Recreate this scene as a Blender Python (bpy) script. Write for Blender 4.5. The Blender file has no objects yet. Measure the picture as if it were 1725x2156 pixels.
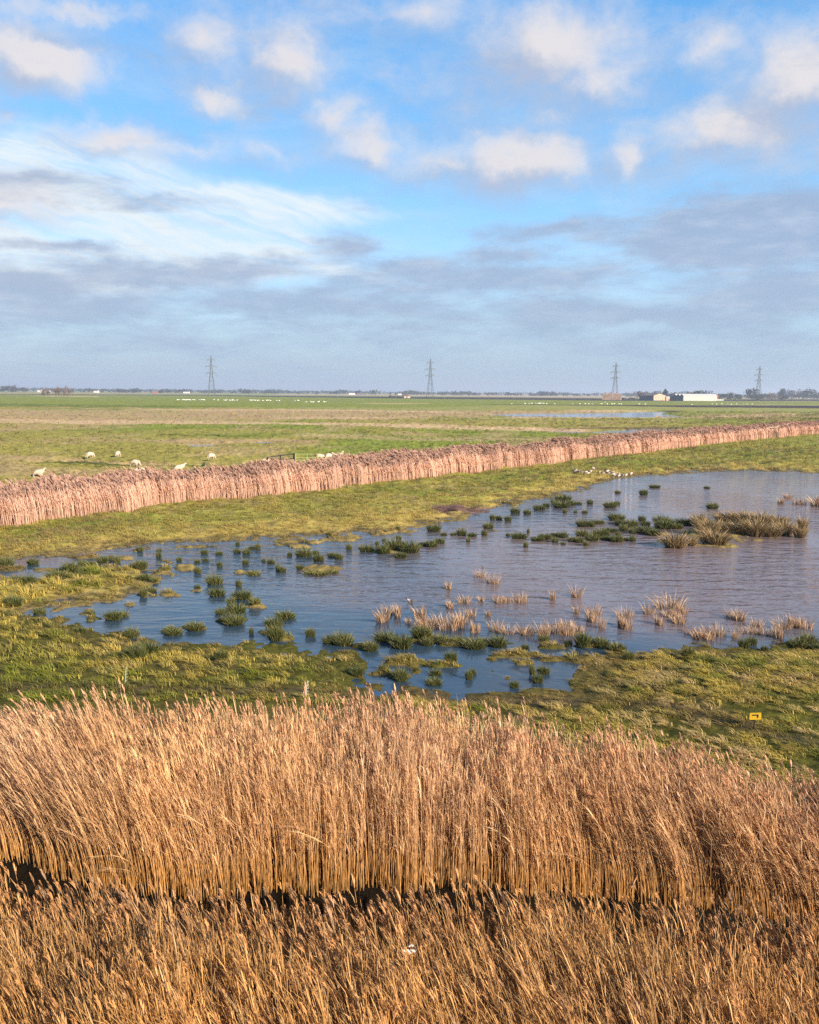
import bpy, math, random
import numpy as np
from mathutils import Matrix, Vector

random.seed(7)
rng = np.random.default_rng(11)
R = math.radians
S = bpy.context.scene
COL = S.collection

# ------------------------------------------------------------------ camera
# reading of the photograph on a 1725 x 2156 grid: horizon at 825, slight roll
W0, H0, F0 = 1725.0, 2156.0, 1811.0
CX, CY = W0 / 2, H0 / 2
CAMZ = 8.5
PITCH = math.atan(253.0 / F0)
ROLL = 0.0084
fwd = np.array([0, math.cos(PITCH), -math.sin(PITCH)])
up0 = np.array([0, math.sin(PITCH), math.cos(PITCH)])
rt0 = np.array([1.0, 0, 0])
RT = math.cos(ROLL) * rt0 + math.sin(ROLL) * up0
UP = -math.sin(ROLL) * rt0 + math.cos(ROLL) * up0
cam_d = bpy.data.cameras.new('camera')
cam = bpy.data.objects.new('camera', cam_d)
COL.objects.link(cam)
cam.matrix_world = Matrix(((RT[0], UP[0], -fwd[0], 0), (RT[1], UP[1], -fwd[1], 0),
                           (RT[2], UP[2], -fwd[2], CAMZ), (0, 0, 0, 1)))
cam_d.sensor_fit = 'HORIZONTAL'
cam_d.sensor_width = 36.0
cam_d.lens = 36.0 * F0 / W0
cam_d.clip_start = 0.1
cam_d.clip_end = 80000
S.camera = cam


def ray(u, v):
    d = fwd * F0 + RT * (u - CX) - UP * (v - CY)
    return d / np.linalg.norm(d)


def at(u, v, z=0.0):
    """the point of the level plane z seen at reading (u, v)"""
    d = ray(u, v)
    t = (z - CAMZ) / d[2]
    return np.array([d[0] * t, d[1] * t, z])


def atd(u, dist, z=0.0):
    """the point at ground distance dist in the bearing of column u (far things)"""
    d = ray(u, 830)
    k = dist / math.hypot(d[0], d[1])
    return np.array([d[0] * k, d[1] * k, z])


def proj(x, y, z=0.0):
    zz = z - CAMZ
    dep = x * fwd[0] + y * fwd[1] + zz * fwd[2]
    dep = np.where(dep < 0.5, 0.5, dep)
    u = CX + F0 * (x * RT[0] + y * RT[1] + zz * RT[2]) / dep
    v = CY - F0 * (x * UP[0] + y * UP[1] + zz * UP[2]) / dep
    return u, v


# ------------------------------------------------------------------ noise
def _hash(ix, iy, seed):
    h = (ix.astype(np.int64) * 374761393 + iy.astype(np.int64) * 668265263 + seed * 974634777) & 0xFFFFFFFF
    h = ((h ^ (h >> 13)) * 1274126177) & 0xFFFFFFFF
    h = h ^ (h >> 16)
    return (h & 0xFFFFFF) / float(0xFFFFFF)


def vnoise(x, y, seed=0):
    x = np.asarray(x, float); y = np.asarray(y, float)
    ix = np.floor(x); iy = np.floor(y)
    fx = x - ix; fy = y - iy
    fx = fx * fx * (3 - 2 * fx); fy = fy * fy * (3 - 2 * fy)
    a = _hash(ix, iy, seed); b = _hash(ix + 1, iy, seed)
    c = _hash(ix, iy + 1, seed); d = _hash(ix + 1, iy + 1, seed)
    return (a * (1 - fx) + b * fx) * (1 - fy) + (c * (1 - fx) + d * fx) * fy


def fbm(x, y, seed=0, o=4):
    s = 0; a = 0.5; t = 0
    for k in range(o):
        s = s + a * vnoise(x * 2 ** k + 17.3 * k, y * 2 ** k - 9.1 * k, seed + k)
        t += a; a *= 0.55
    return s / t


def sstep(a, b, x):
    t = np.clip((x - a) / (b - a), 0, 1)
    return t * t * (3 - 2 * t)


# ------------------------------------------------------------------ objects
def tag(o, label=None, cat=None, group=None, kind=None):
    if label: o['label'] = label
    if cat: o['category'] = cat
    if group: o['group'] = group
    if kind: o['kind'] = kind
    return o


def raw_mesh(name, V, T, C=None, mat=None, smooth=False):
    V = np.asarray(V, np.float32); T = np.asarray(T, np.int32)
    me = bpy.data.meshes.new(name)
    me.vertices.add(len(V)); me.vertices.foreach_set('co', V.ravel())
    me.loops.add(T.size); me.loops.foreach_set('vertex_index', T.ravel())
    me.polygons.add(len(T))
    me.polygons.foreach_set('loop_start', np.arange(0, T.size, T.shape[1], dtype=np.int32))
    if smooth:
        me.polygons.foreach_set('use_smooth', np.ones(len(T), bool))
    me.update(calc_edges=True)
    if C is not None:
        a = me.color_attributes.new('Col', 'FLOAT_COLOR', 'POINT')
        cc = np.ones((len(V), 4), np.float32); cc[:, :3] = C
        a.data.foreach_set('color', cc.ravel())
    if mat: me.materials.append(mat)
    return me


def link(name, me, parent=None, loc=None):
    o = bpy.data.objects.new(name, me)
    COL.objects.link(o)
    if parent: o.parent = parent
    if loc is not None: o.location = Vector([float(c) for c in loc])
    return o


def empty(name, loc, rz=0.0):
    o = bpy.data.objects.new(name, None)
    o.empty_display_size = 0.2
    COL.objects.link(o)
    o.location = Vector([float(c) for c in loc]); o.rotation_euler = (0, 0, rz)
    return o


class MB:
    """collects boxes, prisms and bars for ONE mesh object"""
    def __init__(s): s.v = []; s.f = []

    def add(s, vs, fs):
        n = len(s.v); s.v += [tuple(float(c) for c in p) for p in vs]
        s.f += [tuple(i + n for i in f) for f in fs]; return s

    def box(s, x0, x1, y0, y1, z0, z1):
        return s.add([(x0, y0, z0), (x1, y0, z0), (x1, y1, z0), (x0, y1, z0), (x0, y0, z1), (x1, y0, z1), (x1, y1, z1), (x0, y1, z1)],
                     [(0, 3, 2, 1), (4, 5, 6, 7), (0, 1, 5, 4), (1, 2, 6, 5), (2, 3, 7, 6), (3, 0, 4, 7)])

    def bar(s, a, b, w, w2=None, n=4):
        a = Vector(a); b = Vector(b); d = (b - a).normalized()
        u = d.cross(Vector((0, 0, 1)))
        if u.length < 1e-3: u = Vector((1, 0, 0))
        u.normalize(); v = d.cross(u); w2 = w if w2 is None else w2
        vs = [a + (u * math.cos(t) + v * math.sin(t)) * w for t in [2 * math.pi * (k + .5) / n for k in range(n)]]
        vs += [b + (u * math.cos(t) + v * math.sin(t)) * w2 for t in [2 * math.pi * (k + .5) / n for k in range(n)]]
        fs = [(k, (k + 1) % n, n + (k + 1) % n, n + k) for k in range(n)] + [tuple(range(n))[::-1], tuple(range(n, 2 * n))]
        return s.add(vs, fs)

    def tube(s, pts, rs, n=6):
        for i in range(len(pts) - 1): s.bar(pts[i], pts[i + 1], rs[i], rs[i + 1], n)
        return s

    def build(s, name, mat, parent=None, loc=None):
        me = bpy.data.meshes.new(name); me.from_pydata(s.v, [], s.f); me.update()
        me.materials.append(mat)
        return link(name, me, parent, loc)


def copy_tree(o, parent=None):
    c = o.copy(); COL.objects.link(c)
    if parent: c.parent = parent
    for ch in o.children: copy_tree(ch, c)
    return c


# ------------------------------------------------------------------ materials
def new_mat(name):
    m = bpy.data.materials.new(name); m.use_nodes = True
    nt = m.node_tree
    return m, nt, nt.nodes['Principled BSDF'], nt.nodes['Material Output']


def noisy(name, col, rough=0.7, scale=3.0, amt=0.35, metallic=0.0, bump=0.0):
    m, nt, p, out = new_mat(name)
    tc = nt.nodes.new('ShaderNodeTexCoord'); n = nt.nodes.new('ShaderNodeTexNoise')
    n.inputs['Scale'].default_value = scale; n.inputs['Detail'].default_value = 4
    nt.links.new(tc.outputs['Object'], n.inputs['Vector'])
    mr = nt.nodes.new('ShaderNodeMapRange')
    mr.inputs['From Min'].default_value = 0.3; mr.inputs['From Max'].default_value = 0.7
    mr.inputs['To Min'].default_value = 1 - amt; mr.inputs['To Max'].default_value = 1 + amt * 0.6
    nt.links.new(n.outputs['Fac'], mr.inputs['Value'])
    mx = nt.nodes.new('ShaderNodeVectorMath'); mx.operation = 'SCALE'
    mx.inputs[0].default_value = col
    nt.links.new(mr.outputs[0], mx.inputs['Scale'])
    nt.links.new(mx.outputs[0], p.inputs['Base Color'])
    p.inputs['Roughness'].default_value = rough; p.inputs['Metallic'].default_value = metallic
    p.inputs['Specular IOR Level'].default_value = 0.2
    if bump:
        b = nt.nodes.new('ShaderNodeBump'); b.inputs['Strength'].default_value = bump; b.inputs['Distance'].default_value = 0.05
        nt.links.new(n.outputs['Fac'], b.inputs['Height']); nt.links.new(b.outputs[0], p.inputs['Normal'])
    return m


def leafy(name, trans=0.3, rough=0.55, spec=0.25):
    """plant matter: colour from the plant's own vertex colour, some light shining through"""
    m, nt, p, out = new_mat(name)
    a = nt.nodes.new('ShaderNodeVertexColor'); a.layer_name = 'Col'
    nt.links.new(a.outputs['Color'], p.inputs['Base Color'])
    p.inputs['Roughness'].default_value = rough
    p.inputs['Specular IOR Level'].default_value = spec
    t = nt.nodes.new('ShaderNodeBsdfTranslucent'); nt.links.new(a.outputs['Color'], t.inputs['Color'])
    mx = nt.nodes.new('ShaderNodeMixShader'); mx.inputs[0].default_value = trans
    nt.links.new(p.outputs[0], mx.inputs[1]); nt.links.new(t.outputs[0], mx.inputs[2])
    nt.links.new(mx.outputs[0], out.inputs['Surface'])
    return m


M_REED = leafy('dry_reed', 0.33)
M_RUSH = leafy('rush_blades', 0.15, 0.5, 0.3)
M_GRASS = leafy('grass_blades', 0.3)
M_TREE = leafy('tree_leaves', 0.15, 0.8, 0.1)

# ------------------------------------------------------------------ layout read from the photograph
POND = [(20, 1186), (60, 1172), (130, 1166), (190, 1163), (300, 1150), (400, 1143), (480, 1141), (560, 1136), (640, 1130), (740, 1123),
        (830, 1116), (900, 1109), (945, 1099), (1000, 1090), (1045, 1076), (1100, 1056), (1170, 1043), (1240, 1028),
        (1290, 1013), (1340, 1004), (1430, 997), (1540, 992), (1640, 992), (1725, 997), (1900, 1003), (2150, 1012),
        (2150, 1372), (1900, 1366), (1725, 1362), (1600, 1360), (1500, 1363), (1400, 1365), (1320, 1372), (1262, 1392),
        (1228, 1420), (1215, 1447), (1180, 1459), (1080, 1459), (960, 1456), (850, 1453), (790, 1437), (775, 1424),
        (800, 1400), (765, 1380), (700, 1368), (600, 1364), (500, 1357), (400, 1354), (340, 1350), (270, 1337),
        (200, 1320), (130, 1302), (95, 1288), (118, 1277), (180, 1272), (270, 1263), (330, 1254), (302, 1241), (330, 1226),
        (338, 1210), (300, 1196), (215, 1190), (150, 1198), (60, 1197)]
SIDEPOOL = [(-60, 1203), (20, 1204), (90, 1207), (95, 1213), (30, 1214), (-60, 1214)]
POND_W = np.array([at(*p)[:2] for p in POND])
SIDE_W = np.array([at(*p)[:2] for p in SIDEPOOL])
# ditch between the two near reed beds (open dark water)
DITCH_W = np.array([(-30, 9.6), (-6, 9.8), (0, 9.9), (6, 9.6), (30, 8.8), (30, 11.2), (9, 12.2), (6, 12.9), (0, 13.5), (-6, 13.6), (-30, 14.2)])
# pools far out in the meadow
FARPOOLS = [[(1030, 873), (1120, 870.5), (1250, 870), (1380, 867), (1405, 868), (1395, 872), (1425, 876), (1480, 878.5),
             (1330, 879), (1180, 879), (1080, 877)],
            [(1245, 909), (1300, 905), (1370, 903.5), (1440, 905), (1440, 911), (1400, 914), (1310, 914), (1255, 912.5)],
            [(1140, 907.5), (1200, 908), (1245, 910), (1240, 913), (1180, 912)],
            [(380, 937), (410, 935.5), (445, 936), (440, 939.5), (395, 940)],
            [(535, 931.5), (556, 930.3), (572, 931), (560, 933.5), (540, 933.5)]]
FAR_W = [np.array([at(*p)[:2] for p in q]) for q in FARPOOLS]
MATS = [(390, 1196, 24, 5), (330, 1209, 38, 6), (270, 1238, 42, 8), (300, 1222, 40, 6), (355, 1255, 30, 5), (670, 1199, 40, 8), (240, 1298, 22, 4),
        (205, 1304, 22, 4), (275, 1272, 18, 3), (520, 1205, 18, 4), (535, 1275, 26, 4), (860, 1397, 62, 6), (800, 1418, 30, 6), (840, 1424, 26, 5),
        (950, 1403, 48, 6), (1100, 1381, 70, 5), (1200, 1390, 60, 6), (640, 1140, 58, 4), (700, 1136, 40, 3), (730, 1130, 40, 3),
        (620, 1150, 34, 3), (840, 1118, 50, 3), (1000, 1356, 70, 4), (880, 1347, 70, 5), (770, 1360, 30, 4), (1250, 1360, 60, 5), (1170, 1364, 30, 4),
        (830, 1160, 50, 6), (1540, 1121, 142, 17), (1420, 1140, 32, 6), (1680, 1118, 22, 8), (1510, 1150, 55, 4),
        (1690, 1362, 60, 5), (590, 1345, 34, 4), (560, 1334, 30, 3), (365, 1332, 24, 3), (410, 1324, 24, 3), (490, 1308, 30, 4),
        (1290, 1398, 50, 6), (1340, 1385, 45, 5), (1250, 1420, 40, 6), (1110, 1398, 26, 3), (420, 1150, 40, 2.5), (180, 1175, 40, 2.5), (250, 1178, 35, 3)]
SHALLOW = [(300, 1165, 340, 30), (330, 1230, 140, 50), (820, 1115, 330, 18), (980, 1415, 260, 45), (1280, 1380, 160, 20), (180, 1300, 120, 22), (700, 1145, 200, 14)]


def sdist(P, poly):
    """signed distance to a polygon, negative inside"""
    x = P[:, 0]; y = P[:, 1]
    d2 = np.full(len(P), 1e18); ins = np.zeros(len(P), bool)
    n = len(poly)
    for i in range(n):
        ax, ay = poly[i]; bx, by = poly[(i + 1) % n]
        ex, ey = bx - ax, by - ay
        t = np.clip(((x - ax) * ex + (y - ay) * ey) / (ex * ex + ey * ey), 0, 1)
        d2 = np.minimum(d2, (x - ax - t * ex) ** 2 + (y - ay - t * ey) ** 2)
        c = ((ay > y) != (by > y)) & (x < ex * (y - ay) / (ey if abs(ey) > 1e-9 else 1e-9) + ax)
        ins ^= c
    d = np.sqrt(d2)
    return np.where(ins, -d, d)


def ellipse(u, v, e):
    return 1 - np.sqrt(((u - e[0]) / e[2]) ** 2 + ((v - e[1]) / e[3]) ** 2)


def terrain(x, y):
    """ground height; also returns signed distance to the pond and reading (u, v)"""
    x = np.asarray(x, float); y = np.asarray(y, float)
    u, v = proj(x, y)
    r = np.hypot(x, y)
    h = np.full(x.shape, 0.28)
    sd = np.full(x.shape, 99.0)
    # gentle swells and the rough tussocky surface
    amp = np.clip(r / 60, 0.35, 1.6)
    h = h + 0.10 * (fbm(x / 6, y / 6, 3) - .5) * np.clip(r / 30, .6, 3)
    wn_ = sstep(60, 35, r)
    bump = (fbm(x / .42, y / .42, 5, 3) - 0.5) * wn_ + (fbm(x / 1.15, y / 1.15, 6, 3) - 0.5) * (1 - wn_)
    rough = np.where((y > 12) & (r < 400), 1.0, 0.3)
    land_b = (0.16 + .10 * sstep(30, 60, r)) * bump * rough * np.clip(r / 40, .7, 2.2)
    near = (y > 16) & (y < 140) & (np.abs(x) < 130)
    if near.any():
        P = np.stack([x[near], y[near]], 1)
        un, vn = u[near], v[near]
        rr = r[near]
        jig = (fbm(P[:, 0] / 1.6, P[:, 1] / 2.6, 21, 3) - .5) * np.clip(rr / 22, .9, 3.2)
        s = np.minimum(sdist(P, POND_W), sdist(P, SIDE_W)) + jig
        sd[near] = s
        sh = np.zeros(len(s))
        for e in SHALLOW: sh = np.maximum(sh, sstep(0, .35, ellipse(un, vn, e)))
        isl = fbm(P[:, 0] / .9, P[:, 1] / 1.5, 31, 4) - .5
        deep = -0.02 - 0.42 * sstep(0, 2.5, -s) * (1 - .75 * sh) + isl * (0.08 + 0.60 * sh) - .05 * sh
        m = np.full(len(s), -9.0)
        for e in MATS:
            w = ellipse(un + (vnoise(P[:, 0] * 1.1, P[:, 1] * .7, 41) - .5) * 24, vn + (vnoise(P[:, 0] * 1.3, P[:, 1] * .9, 42) - .5) * 7, e)
            m = np.maximum(m, w)
        mat_h = np.clip(m - .05, -.4, .35) * .30 + (fbm(P[:, 0] * 1.6, P[:, 1] * .9, 43, 3) - .5) * .26
        deep = np.where(m > -.4, np.maximum(deep, mat_h), deep)
        deep = np.minimum(deep, 0.10)
        land = 0.015 + (h[near] - .015) * sstep(0, 3.2 + rr * .02, s) + land_b[near] * sstep(-.1, 1.6, s)
        h[near] = np.where(s > 0, land, deep)
        fine = (fbm(P[:, 0] / .5, P[:, 1] / .9, 45, 3) - .5) * .17 * sstep(2.5, .3, np.abs(s)) + (fbm(P[:, 0] / .45, P[:, 1] / .8, 46, 2) - .5) * .10 * (s < 0) * (h[near] > -.08)
        h[near] += fine
        land_b[near] = 0
    h = h + land_b * .7
    dn = (y > 6) & (y < 17) & (np.abs(x) < 40)
    if dn.any():
        P = np.stack([x[dn], y[dn]], 1)
        s = sdist(P, DITCH_W) + (fbm(P[:, 0] / .8, P[:, 1] / .8, 51, 3) - .5) * .9
        h[dn] = np.where(s > 0, 0.05 + .2 * sstep(0, 1.5, s), -0.25 * sstep(0, .6, -s) - .01) + .05 * (fbm(P[:, 0] * 3, P[:, 1] * 3, 52, 2) - .5)
    fr = (y > 100) & (y < 420) & (np.abs(x) < 260)
    if fr.any():
        P = np.stack([x[fr], y[fr]], 1)
        s = np.full(len(P), 99.0)
        for q in FAR_W: s = np.minimum(s, sdist(P, q))
        s = s + (fbm(P[:, 0] / 6, P[:, 1] / 9, 61, 3) - .5) * 5
        h[fr] = np.where(s > 0, np.minimum(h[fr], .02 + .06 * s), -0.3 * sstep(0, 2, -s))
    # ditch cuttings across the meadow
    for pts, wd, dp in CUTS:
        uc = np.interp(u, [p[0] for p in pts], [p[1] for p in pts])
        inr = (u > pts[0][0]) & (u < pts[-1][0]) & (y > 50)
        c = np.where(inr, np.clip(1 - np.abs(v - uc) / wd, 0, 1), 0)
        h = h - dp * c
    return h, sd, u, v


CUTS = [([(325, 917.5), (450, 919), (575, 921)], 2.2, .5),
        ([(60, 972), (180, 973), (260, 979), (330, 980), (430, 982)], 5, .45),
        ([(1395, 871), (1440, 869)], 4, .0)]

# ------------------------------------------------------------------ ground colours (albedo of what grows there)
GR = np.array((.20, .225, .032)); GY = np.array((.29, .25, .055)); TAN = np.array((.56, .39, .21)); RTAN = np.array((.42, .285, .145))
DK = np.array((.045, .032, .030)); DG = np.array((.075, .11, .015)); PINK = np.array((.47, .34, .235)); OL = np.array((.27, .265, .07))
MUD = np.array((.12, .085, .05)); GOLD = np.array((.40, .285, .075)); BRN = np.array((.16, .10, .06)); FARG = np.array((.26, .27, .10))
# strokes: points (u, v, half-thickness), colour, opacity, break-up
STROKES = [
    ([(-400, 822, 4), (0, 825, 4.5), (862, 831, 4.5), (1725, 837, 5), (2100, 840, 5)], FARG, 1, .2),
    ([(-400, 826, 1), (0, 827.5, 1.2), (300, 828, 1.4), (500, 829, 1.0)], RTAN, .6, .7),
    ([(560, 830.5, 1), (700, 831, 1.2), (880, 832, 1.6), (1135, 834, 2.6), (1290, 835.2, 2.2), (1480, 837, 1.2)], PINK, .95, .2),
    ([(1520, 839, 1), (1650, 838, 2), (1725, 839, 2), (2100, 841, 2)], TAN, .6, .4),
    ([(-400, 841, 9), (0, 844, 12), (450, 846, 13), (862, 851, 13), (1135, 849, 6), (1430, 849, 4.5), (1725, 851, 4.5), (2100, 853, 5)], GR, 1, .25),
    ([(-400, 851, 3.5), (0, 854, 4), (150, 856, 3), (500, 857, 1.5)], DG, .6, .5),
    ([(600, 861, 4), (862, 864, 5), (1135, 858, 5), (1430, 862, 4.5), (1725, 864, 4), (2100, 868, 4)], OL, 1, .3),
    ([(60, 834, .9), (110, 834.5, 1.2), (170, 835, .9), (230, 836, .6)], TAN, .8, .4),
    ([(740, 850, .8), (830, 850.5, 1.5), (920, 850, .8)], TAN, .6, .8),
    ([(-400, 829, .4), (0, 831, .6), (430, 832.5, .8), (560, 834.6, 1.2), (880, 838, 2), (1085, 839.6, 2.6), (1290, 841.8, 2.6), (1430, 842.8, 2.1), (1725, 843.4, 1.6), (2100, 846, 1.6)], DK, 1, .15),
    ([(1540, 840, .4), (1600, 840.2, .8), (1725, 840.6, .8), (2100, 842, .8)], DK, .9, .2),
    ([(1000, 852, .2), (1135, 853, .5), (1300, 854.5, .9), (1430, 856, 2), (1725, 857.7, 3.2), (2100, 860, 4)], DK, 1, .2),
    ([(1500, 853, .4), (1600, 853, .7), (1725, 853.4, .6), (2100, 855, .6)], PINK, .7, .6),
    # rough tan belt across the middle of the meadow
    ([(-400, 874, 12), (0, 878, 15), (300, 879, 16), (600, 874, 12), (862, 874, 9), (1040, 872, 6), (1135, 869, 4), (1300, 867, 2)], RTAN, .9, .9),
    ([(-400, 890, 4), (0, 889, 5), (200, 891, 4), (450, 892, 3.5), (600, 893, 2.5)], TAN, .85, .8),
    ([(140, 861, 1), (250, 864, 2), (420, 864, 1.6), (600, 864, 1.5), (760, 866, 2), (1000, 870, 1)], TAN, .75, .8),
    ([(120, 861, .5), (200, 863, 1.3), (330, 865, 1)], DG, .7, .7),
    ([(560, 893, 2), (700, 895, 3), (862, 899, 4.5), (1000, 903, 4), (1162, 907, 4), (1260, 908, 2.5)], TAN, .95, .5),
    ([(560, 881, 2), (700, 882, 3), (900, 880, 2)], TAN, .6, .9),
    ([(1040, 880.5, .8), (1200, 881, 1.2), (1500, 879.5, 2), (1600, 876, 3), (1700, 872, 2)], TAN, .8, .6),
    ([(1180, 867, 1), (1300, 866, 2), (1390, 865.5, 1.5)], TAN, .8, .6),
    ([(1460, 876, 3), (1600, 879, 5), (1725, 880, 5), (2000, 884, 6)], RTAN, .6, .9),
    ([(1380, 866.5, .6), (1425, 867, 1.6), (1450, 865.5, 1)], DK, .95, .3),
    ([(1398, 873, .6), (1425, 871, 1.6), (1440, 868, 1)], DK, .95, .3),
    ([(1160, 906, .8), (1260, 904, 1.2), (1350, 902.5, 1.3), (1460, 903.5, 1.2)], BRN, .9, .5),
    ([(1230, 913.5, .8), (1350, 914.5, 1.2), (1420, 914, 1)], BRN, .7, .6),
    ([(600, 918, 4), (800, 925, 4), (1000, 930, 4), (1200, 926, 3)], TAN, .45, 1.0),
    ([(-400, 915, 5), (0, 918, 6), (250, 915, 5), (500, 910, 5), (700, 912, 4)], GY, .9, .9),
    ([(300, 932, 3), (450, 932, 5), (600, 930, 3), (700, 934, 1)], RTAN, .75, .6),
    ([(320, 917.5, 1), (450, 919, 1.6), (580, 921, 1)], DG * .5, .95, .2),
    ([(-400, 905, 3), (0, 906, 3), (140, 908, 2)], RTAN, .5, 1.0),
    ([(-200, 968, 6), (20, 968, 6), (120, 970, 5), (250, 979, 5), (440, 985, 3)], RTAN, .7, 1.0),
    ([(60, 976, 2), (250, 983, 3), (440, 988, 2)], DG * .6, .8, .8),
    ([(-200, 990, 4), (60, 993, 4), (200, 996, 4), (300, 999, 2)], RTAN, .5, 1.0),
]
BELT_F = [(-420, 1186), (-200, 1150), (0, 1119), (100, 1106), (200, 1091), (400, 1066), (600, 1046), (850, 1017), (1000, 999), (1200, 976),
          (1400, 951), (1550, 933), (1725, 915), (1900, 898), (2100, 885)]


def ground_colour(x, y, h, sd, u, v):
    n = len(x)
    r = np.hypot(x, y)
    f1 = fbm(x / 9, y / 14, 71, 4); f2 = fbm(x / 1.7, y / 2.4, 72, 4); f3 = fbm(x / 30, y / 60, 73, 4)
    c = GR[None] * (1 - sstep(.35, .65, f3)[:, None]) + GY[None] * sstep(.35, .65, f3)[:, None]
    k = sstep(.52, .74, f1)[:, None] * .55
    c = c * (1 - k) + RTAN[None] * k
    jv = (fbm(x / 7, y / 25, 75, 4) - .5)
    far = y > 56
    for pts, colr, op, br in STROKES:
        us = [p[0] for p in pts]
        sel = far & (u > us[0]) & (u < us[-1])
        if not sel.any(): continue
        uu = u[sel]
        vc = np.interp(uu, us, [p[1] for p in pts]); ht = np.interp(uu, us, [p[2] for p in pts])
        d = np.abs(v[sel] + jv[sel] * ht * 1.2 * br - vc) / ht
        m = op * (1 - sstep(.75, 1.15, d)) * (1 - br * .6 * sstep(.45, .65, f2[sel] * .5 + f1[sel] * .5))
        m = m * sstep(0, 40, uu - us[0]) * sstep(0, 40, us[-1] - uu)
        c[sel] = c[sel] * (1 - m[:, None]) + colr[None] * m[:, None]
    # strip between the reed belt and the pond
    vb = np.interp(u, [p[0] for p in BELT_F], [p[1] for p in BELT_F])
    fb = (y > 16) & (v > vb - 2) & (sd < 90)
    t = sstep(-.05, .0, -sd)
    shore = (1 - sstep(.3, 7, sd))
    g = GY[None] * (1 - sstep(.4, .62, f1)[:, None]) + (GR * .95)[None] * sstep(.4, .62, f1)[:, None]
    k2 = (sstep(.5, .66, f2) * .6)[:, None]; g = g * (1 - k2) + np.array((.20, .14, .06))[None] * k2
    g = g * (1 - (shore * .7)[:, None]) + GOLD[None] * (shore * .7)[:, None]
    wet = (1 - sstep(.02, .12, h))[:, None] * .75
    g = g * (1 - wet) + MUD[None] * wet
    isl_c = ((sd < .3) & (h > .0))[:, None] * .75
    g = g * (1 - isl_c) + np.array((.21, .155, .055))[None] * isl_c
    g = np.where((h < .0)[:, None], np.array((.04, .04, .035))[None], g)
    c = np.where(fb[:, None], g, c)
    # dark rotted patch at the shore
    e = sstep(0, .4, ellipse(u, v + (f2 - .5) * 14, (985, 1076, 95, 9)))[:, None]
    c = c * (1 - e) + np.array((.17, .10, .075))[None] * e
    nb = (y > 15) & (y < 40) & (v > 1290) & (h > 0.0)
    wn = (sstep(.4, .62, fbm(x / 2.5, y / 2.5, 77, 3)))[:, None]
    c2 = np.array((.075, .072, .013))[None] * (1 - wn) + np.array((.11, .085, .024))[None] * wn
    trk = np.exp(-((v - np.interp(u, [0, 500, 862, 1300, 1500, 1725], [1470, 1478, 1468, 1490, 1530, 1600])) / 14) ** 2)[:, None] * .6
    c2 = c2 * (1 - trk) + MUD[None] * .8 * trk
    c = np.where(nb[:, None], c2, c)
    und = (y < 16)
    c = np.where(und[:, None], np.array((.010, .007, .004))[None], c)  # wet mud below the near reeds, blackened further to paint in shade
    c = c * (0.72 + .56 * f2)[:, None]
    return c


# ------------------------------------------------------------------ ground sheet
th = np.concatenate([np.arange(-180, -33, 3.0), np.arange(-33, 33, .062), np.arange(33, 180, 3.0)])
rings = [0.02, 2, 4, 5.5]
rings += list(np.arange(6, 17, .16))
dl = np.arange(math.degrees(math.atan(CAMZ / 17)), 1.0, -.045)
rings += [CAMZ / math.tan(R(a)) for a in dl]
dl = np.arange(1.0, .012, -.013)
rings += [CAMZ / math.tan(R(a)) for a in dl]
rings = np.array(rings)
TH, RR = np.meshgrid(R(1) * th, rings)
gx = (RR * np.sin(TH)).ravel(); gy = (RR * np.cos(TH)).ravel()
gh, gsd, gu, gv = terrain(gx, gy)
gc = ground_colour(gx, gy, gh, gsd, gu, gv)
nt_, nr_ = len(th), len(rings)
ii = np.arange(nr_ - 1)[:, None] * nt_ + np.arange(nt_)[None]
jj = np.arange(nr_ - 1)[:, None] * nt_ + (np.arange(nt_)[None] + 1) % nt_
Q = np.stack([ii, ii + nt_, jj + nt_, jj], -1).reshape(-1, 4)[:, ::-1]

mg, nt, p, out = new_mat('meadow_ground')
a = nt.nodes.new('ShaderNodeVertexColor'); a.layer_name = 'Col'
tc = nt.nodes.new('ShaderNodeTexCoord')
n1 = nt.nodes.new('ShaderNodeTexNoise'); n1.inputs['Scale'].default_value = 2.2; n1.inputs['Detail'].default_value = 8; n1.inputs['Roughness'].default_value = .7
nt.links.new(tc.outputs['Object'], n1.inputs['Vector'])
mr = nt.nodes.new('ShaderNodeMapRange'); mr.inputs['From Min'].default_value = .3; mr.inputs['From Max'].default_value = .7
mr.inputs['To Min'].default_value = .55; mr.inputs['To Max'].default_value = 1.4
nt.links.new(n1.outputs['Fac'], mr.inputs['Value'])
sc = nt.nodes.new('ShaderNodeVectorMath'); sc.operation = 'SCALE'
nt.links.new(a.outputs['Color'], sc.inputs[0]); nt.links.new(mr.outputs[0], sc.inputs['Scale'])
nt.links.new(sc.outputs[0], p.inputs['Base Color'])
p.inputs['Roughness'].default_value = .9; p.inputs['Specular IOR Level'].default_value = .05
b = nt.nodes.new('ShaderNodeBump'); b.inputs['Strength'].default_value = .9; b.inputs['Distance'].default_value = .12
nt.links.new(n1.outputs['Fac'], b.inputs['Height']); nt.links.new(b.outputs[0], p.inputs['Normal'])
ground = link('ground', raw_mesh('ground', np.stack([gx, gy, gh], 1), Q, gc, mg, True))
tag(ground, 'flat green and tan marsh meadow reaching to the horizon', 'ground', kind='structure')


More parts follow.
